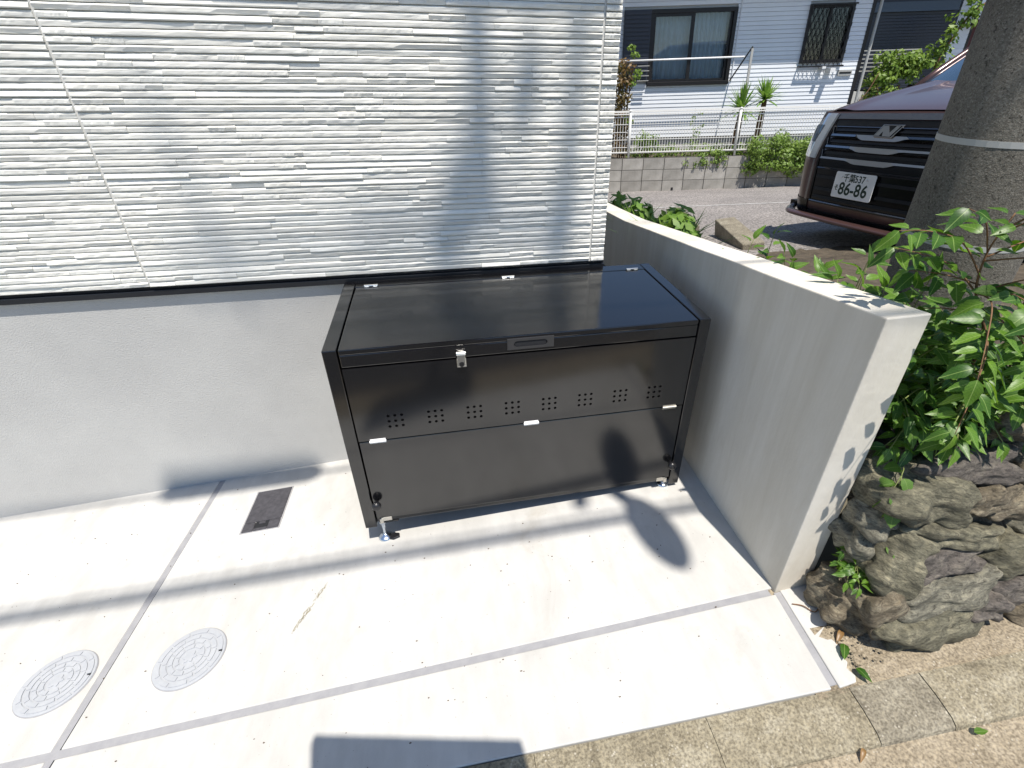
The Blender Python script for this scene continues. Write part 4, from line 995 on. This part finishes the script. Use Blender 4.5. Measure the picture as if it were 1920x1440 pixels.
# windscreen, pillars, roof, sides
def wsf(u, v): X = CX + (2 * u - 1) * (.70 - .13 * v); return (X, .92 + .95 * v + .08 * (2 * u - 1) ** 2, 1.035 + .58 * v ** .95 - .03 * (2 * u - 1) ** 2)
cpart(MB().grid(wsf, 24, 12), 'windscreen', 'carglass')
for s in (0, 1):
    P = [wsf(s, v / 6) for v in range(7)]; cpart(MB().tube([(p[0], p[1], p[2] + .004) for p in P], .026, 8), 'roof_pillar', 'carpaint')
cpart(MB().tube([wsf(u / 12, 0) for u in range(13)], .016, 8), 'cowl', 'carblack')
cpart(MB().grid(lambda u, v: (CX + (2 * u - 1) * .58 * (1 - .0 * v), 1.87 + 2.57 * v + .08 * (2 * u - 1) ** 2 * (1 - v), 1.615 + .08 * math.sin(v * 2.2) - .03 * (2 * u - 1) ** 2), 16, 16), 'roof', 'carpaint')
for s in (-1, 1):
    X0 = CX + s * HW
    cpart(MB().grid(lambda u, v: (X0 - s * .03 * (2 * v - 1) ** 2, .40 + 4.05 * u, .24 + (topz(X0, min(1, max(0, (.40 + 4.05 * u - .47) / .46))) - .25) * v), 40, 8), 'side_panel', 'carpaint')
    cpart(MB().grid(lambda u, v: (X0 - s * (.02 + .15 * v), .93 + 3.5 * u, topz(X0, 1) - .012 + .14 * v), 12, 3), 'shoulder', 'carpaint')
    cpart(MB().grid(lambda u, v: (X0 - s * (.17 + .13 * v), 1.02 + .93 * v + (4.45 - 1.02 - .93 * v) * u, 1.02 + .58 * v), 20, 4), 'side_window', 'carglass')
    for yw in (.66, 3.45):
        R = Matrix.Translation((X0 - s * .10, yw, .30)) @ Matrix.Rotation(math.radians(90), 4, 'Y')
        wh = cpart(MB().lathe([(.20, -.09), (.29, -.10), (.31, -.06), (.31, .06), (.29, .10), (.20, .09)], 28, R), 'wheel', 'tyre'); cpart(MB().lathe([(.05, -.095), (.20, -.085), (.20, .085), (.05, .095)], 16, R), 'rim', 'steel2', True, wh)
cpart(MB().grid(lambda u, v: (XL + .03 + (XR - XL - .06) * u, 4.45, .24 + 1.38 * v), 6, 6), 'tailgate', 'carpaint')
cpart(MB().box(XL + .05, XR - .05, .15, 4.4, .20, .24), 'underbody', 'carblack', False)

# ================================================================== FAR SIDE: block wall, fence, house
ps2, ro2 = .221, .038
Uf = Vector((math.cos(ps2) * math.cos(ro2), -math.sin(ps2) * math.cos(ro2), math.sin(ro2))); Wf = Vector((math.sin(ps2), math.cos(ps2), 0)); Zf = Uf.cross(Wf)
FM = Matrix(((Uf.x, Wf.x, Zf.x, 3.96), (Uf.y, Wf.y, Zf.y, 8.40), (Uf.z, Wf.z, Zf.z, -.618), (0, 0, 0, 1)))
def froot(name, loc, label, cat, group=None): return tag(empty(name, matrix=FM @ Matrix.Translation(loc)), label, cat, group)
def fpart(mb, name, mat, root, smooth=False, bevel=0, loc=None):
    o = mb.build(name, M[mat], None, smooth, bevel); o.parent = root; o.matrix_parent_inverse = root.matrix_local.inverted() if False else Matrix.Identity(4)
    o.matrix_local = root['off'] if False else Matrix.Translation(-Vector(root_off[root.name])); return o
root_off = {}
def fthing(name, loc, label, cat, group=None):
    r_ = froot(name, loc, label, cat, group); root_off[r_.name] = loc; return r_
bwl = fthing('block_wall', (2, 0, 0), 'low weathered concrete block wall below the white fence', 'block wall')
blk = MB(); blk.box(.0035, .3965, 0, .12, .0035, .196); bme = blk.mesh('block', M['blockm'])
bme2 = []
for k in range(4):
    mb = MB(); mb.box(.006, .394, U_(-.002, .004), .12, .0055, .1945); bme2.append(mb.mesh('block', M['blockm']))
for j in range(3):
    for i in range(-5, 18):
        o = bpy.data.objects.new('block', random.choice(bme2)); COL.objects.link(o); o.parent = bwl
        o.location = (i * .4 - 2 + (.0 if j < 2 else .01), 0, j * .206 * .985); o.scale = (1, 1, 1.03)
fpart(MB().box(-2.2, 7.4, .012, .118, -.3, .61), 'mortar_core', 'mortar', bwl)
fpart(MB().box(-2.2, 7.4, .12, 1.7, .30, .52), 'garden_bed', 'earth', bwl)
fpart(MB().box(.98, 1.02, -.012, .004, .02, .07), 'weep_hole', 'darkin', bwl)
# fence
fc = fthing('mesh_fence', (2, .08, .6), 'white welded mesh fence on top of the block wall', 'fence')
for u in (-1.88, .125, 2.127, 4.13, 6.1):
    fpart(MB().tube([(u, .055, .58), (u, .055, 1.40)], .021, 10).lathe([(.026, 0), (.026, .02), (.01, .03)], 10, Matrix.Translation((u, .055, 1.40))), 'post', 'wpaint', fc, True)
for (a, b) in ((-1.86, .10), (.15, 2.105), (2.15, 4.11), (4.15, 6.08)):
    mb = MB()
    n = int((b - a) / .05)
    for k in range(n + 1):
        u = a + (b - a) * k / n; mb.box(u - .0036, u + .0036, .083, .089, .70, 1.405)
    o = fpart(mb, 'mesh_bars', 'wpaint', fc); o['kind'] = 'stuff'
    for z in (.70, .715, .80, .93, 1.06, 1.19, 1.31, 1.36, 1.395, 1.41):
        r_ = .005 if z in (.80, .93, 1.06, 1.19) else .008
        fpart(MB().box(a - .02, b + .02, .076 - (.02 if z in (.715, 1.36) else 0), .083, z - r_, z + r_), 'rail_wire', 'wpaint', fc)
# house beyond
WH = 1.6
hs_ = fthing('white_house', (2.5, WH, .5), 'white sided house with dark framed windows beyond the fence', 'house')
core = MB(); y0_, y1_ = WH + .03, WH + .12
core.box(-4.5, .66, y0_, y1_, .75, 3.75); core.box(2.23, 3.66, y0_, y1_, .75, 3.75); core.box(4.44, 4.86, y0_, y1_, .75, 3.75)
core.box(.66, 2.23, y0_, y1_, .75, 1.79); core.box(.66, 2.23, y0_, y1_, 2.98, 3.75); core.box(3.66, 4.44, y0_, y1_, .75, 2.09); core.box(3.66, 4.44, y0_, y1_, 2.98, 3.75)
fpart(core, 'wall_core', 'sidback', hs_)
fpart(MB().box(4.78, 4.86, y1_, 8, .75, 3.75).box(-4.5, 4.78, 7.9, 8, .75, 3.75), 'rear_walls', 'sidback', hs_)
fpart(MB().box(-4.5, 4.84, WH + .05, 8, .25, .75), 'base_wall', 'plaster', hs_)
holes = [(.10, 2.27, 1.78, 3.02), (3.63, 4.47, 2.06, 3.02)]
bp = .0715; z = .78
while z < 3.72:
    z1 = z + bp; segs = [(-4.5, 4.86)]
    for (a, b, c_, d) in holes:
        if z1 > c_ + .01 and z < d - .01:
            ns = []
            for (s0, s1) in segs:
                if a > s0 and b < s1: ns += [(s0, a), (b, s1)]
                else: ns.append((s0, s1))
            segs = ns
    for (s0, s1) in segs:
        mb = MB(); mb.prism([(s0, WH + .028, z), (s1, WH + .028, z), (s1, WH - .004, z + .002), (s0, WH - .004, z + .002)][::1], [(s0, WH + .028, z1 - .003), (s1, WH + .028, z1 - .003), (s1, WH + .004, z1 - .003), (s0, WH + .004, z1 - .003)])
        fpart(mb, 'siding_board', 'fsid', hs_)
    z += bp
fpart(MB().box(-4.9, 5.15, WH - .52, 8.4, 3.50, 3.62), 'eave', 'fsid', hs_)
fpart(MB().prism([(-4.9, WH - .52, 3.63), (5.15, WH - .52, 3.63), (5.15, 8.4, 3.63), (-4.9, 8.4, 3.63)], [(-3, 3.5, 5), (3.5, 3.5, 5), (3.5, 6, 5), (-3, 6, 5)]), 'roof', 'dark', hs_)
fpart(MB().box(4.80, 4.865, WH - .012, WH + .05, .7, 3.49), 'corner_post', 'dark', hs_)
# sliding window with shutter box
win = fpart(MB().box(.62, 2.27, WH - .03, WH + .06, 2.95, 3.02).box(.62, 2.27, WH - .05, WH + .06, 1.74, 1.81).box(.62, .68, WH - .03, WH + .06, 1.81, 2.95).box(2.20, 2.27, WH - .03, WH + .06, 1.81, 2.95), 'window_frame', 'dark', hs_, bevel=.004)
ro_ = root_off[hs_.name]
def sub(mb, name, mat, par, smooth=False):
    o = mb.build(name, M[mat], par, smooth); return o
sub(MB().box(1.40, 1.47, WH - .012, WH + .03, 1.812, 2.948).box(.681, .72, WH - .005, WH + .02, 1.812, 2.948).box(.721, 1.399, WH - .005, WH + .02, 1.812, 1.86).box(.721, 1.399, WH - .005, WH + .02, 2.90, 2.948).box(1.471, 2.199, WH + .021, WH + .045, 1.812, 1.85).box(2.15, 2.199, WH + .021, WH + .045, 1.851, 2.948), 'sash', 'dark', win)
sub(MB().box(.7205, 1.3995, WH + .004, WH + .009, 1.86, 2.90), 'pane', 'glass', win); sub(MB().box(1.4705, 2.1495, WH + .03, WH + .035, 1.851, 2.947), 'pane', 'glass', win)
sub(MB().grid(lambda u, v: (.70 + 1.48 * u, WH + .17 + .022 * math.sin(u * 95 + 2 * math.sin(u * 9)), 1.83 + 1.12 * v), 220, 2), 'curtain', 'curtain', win, True)
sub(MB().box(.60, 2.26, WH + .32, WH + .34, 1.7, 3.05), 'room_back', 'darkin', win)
sh_ = fpart(MB().box(.10, .617, WH - .06, WH + .05, 1.84, 3.02), 'shutter_box', 'shutter', hs_)
for k in range(17): sub(MB().box(.12, .60, WH - .078, WH - .0605, 1.87 + k * .067, 1.915 + k * .067), 'shutter_rib', 'shutter', sh_)
for k in range(5): fpart(MB().box(.40, .63, WH - .16, WH - .145, 1.84 + k * .085, 1.852 + k * .085), 'handrail_bar', 'strap', hs_)
# lattice window
lw2 = fpart(MB().box(3.63, 4.47, WH - .05, WH + .05, 2.96, 3.02).box(3.63, 4.47, WH - .05, WH + .05, 2.06, 2.12).box(3.63, 3.68, WH - .05, WH + .05, 2.12, 2.96).box(4.42, 4.47, WH - .05, WH + .05, 2.12, 2.96).box(4.03, 4.07, WH - .01, WH + .05, 2.12, 2.96), 'window_frame', 'dark', hs_)
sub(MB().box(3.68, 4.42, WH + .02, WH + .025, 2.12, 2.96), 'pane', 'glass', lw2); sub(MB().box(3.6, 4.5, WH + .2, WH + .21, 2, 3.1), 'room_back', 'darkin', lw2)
mb = MB()
for k in range(-9, 13):
    for s in (1, -1):
        u0 = 3.68 + k * .085; pts = []
        a0, a1 = u0, u0 + s * .84 * .45; z0, z1 = 2.02, 3.0
        # clip to the grille width
        def at(t_): return (a0 + (a1 - a0) * t_, z0 + (z1 - z0) * t_)
        ts = [t_ / 40 for t_ in range(41) if 3.64 <= at(t_ / 40)[0] <= 4.46]
        if len(ts) > 2:
            p0, p1 = at(ts[0]), at(ts[-1]); mb.tube([(p0[0], WH - .10, p0[1]), (p1[0], WH - .10, p1[1])], .006, 5)
lat = sub(mb, 'lattice_grille', 'dark', lw2)
sub(MB().box(3.62, 4.48, WH - .115, WH - .09, 1.99, 2.015).box(3.62, 4.48, WH - .115, WH - .09, 2.995, 3.02), 'lattice_frame', 'dark', lw2)
for u in (3.63, 4.0, 4.46): sub(MB().box(u - .012, u + .012, WH - .09, WH, 2.0, 2.02), 'lattice_bracket', 'dark', lw2)
fpart(MB().box(4.05, 4.12, WH - .16, WH - .0, 1.96, 2.0).box(4.20, 4.30, WH - .2, WH, 1.90, 1.97), 'wall_lamp', 'white', hs_)
fpart(MB().box(4.45, 4.72, WH - .03, WH + .01, 1.83, 1.93), 'vent_cover', 'strap', hs_); fpart(MB().box(4.47, 4.70, WH - .036, WH - .0305, 1.865, 1.895), 'vent_slot', 'darkin', hs_)
fpart(MB().tube([(2.33, WH - .012, 1.8), (2.33, WH - .012, 3.45)], .012, 6), 'drain_pipe', 'fsid', hs_)
fpart(MB().tube([(4.93, WH - .06, .7), (4.93, WH - .06, 3.48)], .028, 8), 'drain_pipe', 'strap', hs_)
# laundry pole
lpz = fthing('laundry_pole', (1.2, WH - .35, 2.2), 'white laundry pole held on dark brackets in front of the window', 'laundry pole')
fpart(MB().tube([(-.2, WH - .42, 2.19), (2.40, WH - .42, 2.205)], .016, 8), 'pole', 'white', lpz, True)
fpart(MB().tube([(2.30, WH - .02, 1.80), (2.42, WH - .42, 2.20), (2.47, WH - .58, 2.36)], .014, 6), 'bracket', 'dark', lpz)
gp = fthing('garden_stake', (2.33, .6, .5), 'grey wooden stake standing behind the fence', 'stake')
fpart(MB().box(2.31, 2.35, .58, .61, .5, 2.33), 'stake_post', 'strap', gp)
# carport / dark annex on the right
an = fthing('dark_annex', (6, 3, .3), 'dark shuttered annex in deep shade right of the white house', 'building')
fpart(MB().box(4.95, 7.35, 3.0, 6, .0, 4.2), 'back_wall', 'shutter', an)
for k in range(26): fpart(MB().box(5.0, 7.3, 2.975, 2.999, 1.5 + k * .055, 1.545 + k * .055), 'shutter_slat', 'shutter', an)
fpart(MB().box(5.2, 7.3, 2.90, 2.999, 2.93, 3.10), 'shutter_case', 'oldwall', an); fpart(MB().box(4.9, 7.6, 2.55, 3.2, 3.42, 3.56), 'roof_slab', 'dark', an)
for k in range(6): fpart(MB().box(5.0, 6.6, 2.6, 2.64, 1.86 + k * .075, 1.88 + k * .075), 'louvre', 'strap', an)
fpart(MB().box(4.9, 8, 2.2, 2.4, .2, 1.5), 'low_wall', 'sidback', an)
ho = fthing('white_gable_house', (7.6, 3.2, .3), 'white sided house corner carrying a satellite dish', 'house')
fpart(MB().box(7.42, 7.72, 3.0, 8, .2, 4.4), 'front_wall', 'fsid', ho)
for k in range(30): fpart(MB().box(7.40, 7.735, 2.985, 2.9995, 1.3 + k * .085, 1.381 + k * .085), 'siding_board', 'fsid', ho)
fpart(MB().box(7.735, 7.80, 3.0, 8, .2, 4.4), 'side_wall', 'dark', ho)
fpart(MB().box(7.3, 7.9, 2.3, 8.5, 3.35, 3.5), 'roof_slab', 'dark', ho)
ds = fthing('satellite_dish', (7.9, 2.8, 2.8), 'white satellite dish on the house behind the car', 'satellite dish')
Rd = Matrix.Translation((7.70, 2.75, 2.80)) @ Matrix.Rotation(math.radians(-35), 4, 'Z') @ Matrix.Rotation(math.radians(80), 4, 'Y')
fpart(MB().lathe([(.01, 0), (.10, .012), (.17, .035), (.20, .055), (.205, .052), (.17, .028), (.10, .004), (.01, -.008)], 24, Rd), 'dish', 'white', ds, True)
fpart(MB().tube([(7.70, 2.75, 2.62), (7.92, 2.6, 2.66), (7.98, 2.58, 2.80)], .012, 6), 'feed_arm', 'white', ds, True); fpart(MB().box(7.93, 8.02, 2.53, 2.63, 2.78, 2.86), 'feed_horn', 'white', ds)
fpart(MB().tube([(7.70, 2.78, 2.80), (7.66, 2.98, 2.6)], .02, 8), 'dish_mount', 'dark', ds)
bk = fthing('far_house', (9.5, 9, 0), 'brown walled house far behind the satellite dish', 'house')
fpart(MB().box(8.2, 20, 9, 14, -1, 3.0), 'wall', 'dark_red', bk); fpart(MB().prism([(8, 8.6, 3), (21, 8.6, 3), (21, 14.5, 3), (8, 14.5, 3)], [(9, 11, 5), (20, 11, 5), (20, 12, 5), (9, 12, 5)]), 'roof', 'oldwall', bk)
# vegetation on the far side
def fol(root, mb, mat, name='foliage'):
    o = fpart(mb, name, mat, root); o['kind'] = 'stuff'; return o
r1 = fthing('trailing_shrub', (3.1, .05, .6), 'dense trailing green shrub spilling over the block wall beside the car', 'shrub')
mb = MB()
for k in range(110):
    u = U_(2.42, 4.3); leafcloud(mb, u, U_(-.24, .14), U_(.30, .82) + .14 * random.random(), .17, .13, .11, 90, .030, .2)
fol(r1, mb, 'hedge'); fpart(MB().tube([(3.0, .1, .5), (3.0, -.02, .6), (3.05, -.1, .4)], .012, 6), 'stem', 'bark', r1)
r2 = fthing('trailing_vine', (1.8, .0, .6), 'thin vine hanging over the middle of the block wall', 'vine')
mb = MB()
for k in range(12): leafcloud(mb, 1.80 + U_(-.30, .22), U_(-.06, .08), U_(.50, .72), .12, .06, .07, 42, .026, .2)
for k in range(14): leafcloud(mb, U_(1.1, 2.0), -.02, U_(.40, .62), .05, .02, .07, 8, .022, .1)
fol(r2, mb, 'hedge'); fpart(MB().tube([(1.8, .1, .5), (1.82, -.02, .62), (1.85, -.04, .45)], .006, 5), 'stem', 'bark', r2)
r3 = fthing('ground_cover_bed', (1.5, .5, .5), 'low green plants along the foot of the white house', 'garden plants')
mb = MB()
for k in range(110): leafcloud(mb, U_(.2, 4.4), U_(.2, .9), U_(.54, .72), .16, .12, .09, 26, .030, .1)
for k in range(14): leafcloud(mb, U_(2.3, 3.4), U_(.2, .5), U_(.6, 1.0), .12, .08, .12, 26, .024, .2)
fol(r3, mb, 'hedge')
r4 = fthing('red_tipped_shrub', (.0, .25, .5), 'tall red and green tipped shrub at the corner of the near house', 'shrub')
mb = MB()
for k in range(52):
    z = U_(.6, 2.15); leafcloud(mb, -.03 + U_(-.14, .10), .30 + U_(-.12, .12), z, .15, .12, .12, 46, .032, .2)
fol(r4, mb, 'nand')
mb = MB()
for (u, z) in ((.10, 2.38), (.17, 2.28), (.20, 1.95), (.26, 2.02), (.14, 1.85), (.07, 1.30), (.12, 1.22)): leafcloud(mb, u, .22, z, .10, .06, .06, 46, .030, .1)
o = fol(r4, mb, 'bush', 'bright_tips')
for k in range(4): fpart(MB().tube([(-.05 + .04 * k, .3, .5), (-.08 + .05 * k, .3, 1.3), (-.1 + .08 * k, .28, 2.1)], .012, 6), 'stem', 'bark', r4)
r5 = fthing('small_bush', (.5, .35, .5), 'small feathery bush behind the first fence post', 'bush')
mb = MB()
for k in range(16): leafcloud(mb, .50 + U_(-.22, .2), .35 + U_(-.1, .1), U_(.6, 1.08), .11, .08, .12, 34, .030, .2)
fol(r5, mb, 'bush'); fpart(MB().tube([(.5, .35, .5), (.5, .35, .9)], .01, 6), 'stem', 'bark', r5)
def yucca(name, u, w, z0, z1, L, n, lab):
    r_ = fthing(name, (u, w, z0), lab, 'yucca', 'yuccas by the white house')
    fpart(MB().tube([(u - .06, w, z0), (u - .02, w, (z0 + z1) / 2), (u, w, z1)], [.07, .065, .045], 8), 'trunk', 'bark', r_, True)
    mb = MB()
    for k in range(n):
        a = 2.4 * k; el = math.radians(U_(-10, 88)); l = L * U_(.75, 1.1); d = Vector((math.cos(a) * math.cos(el), math.sin(a) * math.cos(el), math.sin(el))); s = d.cross(Vector((0, 0, 1))).normalized() * .024
        b = Vector((u, w, z1)); i = len(mb.v)
        for t_, ww in ((0, .6), (.35, 1), (.7, .7), (1, .05)):
            p = b + d * l * t_ - Vector((0, 0, .22 * l * t_ * t_ * math.cos(el))); mb.v += [tuple(p - s * ww), tuple(p + s * ww)]
        for q_ in range(3): mb.f.append((i + 2 * q_, i + 2 * q_ + 1, i + 2 * q_ + 3, i + 2 * q_ + 2))
    fol(r_, mb, 'yucca', 'blades')
yucca('yucca', 2.29, .55, .5, 1.34, .52, 80, 'larger dark yucca standing at the second fence post')
yucca('yucca', 2.72, .60, .5, 1.50, .44, 70, 'smaller bright yucca right of the second fence post')
r6 = fthing('garden_bush', (6.0, 2.2, .5), 'large sunlit green bush in front of the dark annex', 'bush')
mb = MB()
for k in range(60): leafcloud(mb, U_(5.45, 6.75), 2.2 + U_(-.2, .2), U_(1.35, 2.12), .20, .14, .15, 44, .050, .25)
fol(r6, mb, 'bush'); fpart(MB().tube([(6.1, 2.2, .3), (6.1, 2.2, 1.6)], .03, 6), 'trunk', 'bark', r6)
r7 = fthing('young_tree', (6.9, 2.0, .5), 'slender leaning branch of a young tree in front of the annex', 'tree')
mb = MB()
br = catmull([(6.55, 2.0, .5), (6.62, 2.0, 1.9), (6.75, 2.0, 2.35), (6.95, 2.0, 2.75), (7.35, 2.0, 3.1)], 6)
fpart(MB().tube(br, .018, 6), 'trunk', 'bark', r7, True)
for k in range(34):
    p = random.choice(br[6:]); leafcloud(mb, p.x + U_(-.28, .22), 2.0 + U_(-.1, .1), p.z + U_(-.10, .16), .11, .08, .08, 13, .055, .1)
fol(r7, mb, 'bush', 'crown')
r8 = fthing('thin_stem_plant', (4.05, .4, .5), 'thin bare stemmed plant in front of the white wall near the car', 'plant')
fpart(MB().tube(catmull([(4.18, .4, .5), (4.2, .4, 1.1), (4.28, .4, 1.35)], 5), .012, 6), 'stem', 'bark', r8); fpart(MB().tube(catmull([(4.2, .4, 1.2), (4.35, .4, 1.4), (4.5, .4, 1.6), (4.62, .4, 1.9)], 5), .008, 5), 'stem', 'bark', r8)
mb = MB(); leafcloud(mb, 4.55, .4, 1.55, .16, .1, .2, 40, .022, .1); fol(r8, mb, 'nand')
r9 = fthing('flower_stalk', (1.42, .4, .5), 'two pale leafy stalks behind the fence', 'plant')
mb = MB()
for k in range(20): leafcloud(mb, 1.42 + U_(-.09, .12), .4, .65 + k * .036, .05, .04, .04, 8, .024, .1)
fol(r9, mb, 'hedge'); fpart(MB().tube([(1.4, .4, .5), (1.38, .4, 1.4)], .006, 5), 'stem', 'twig', r9)
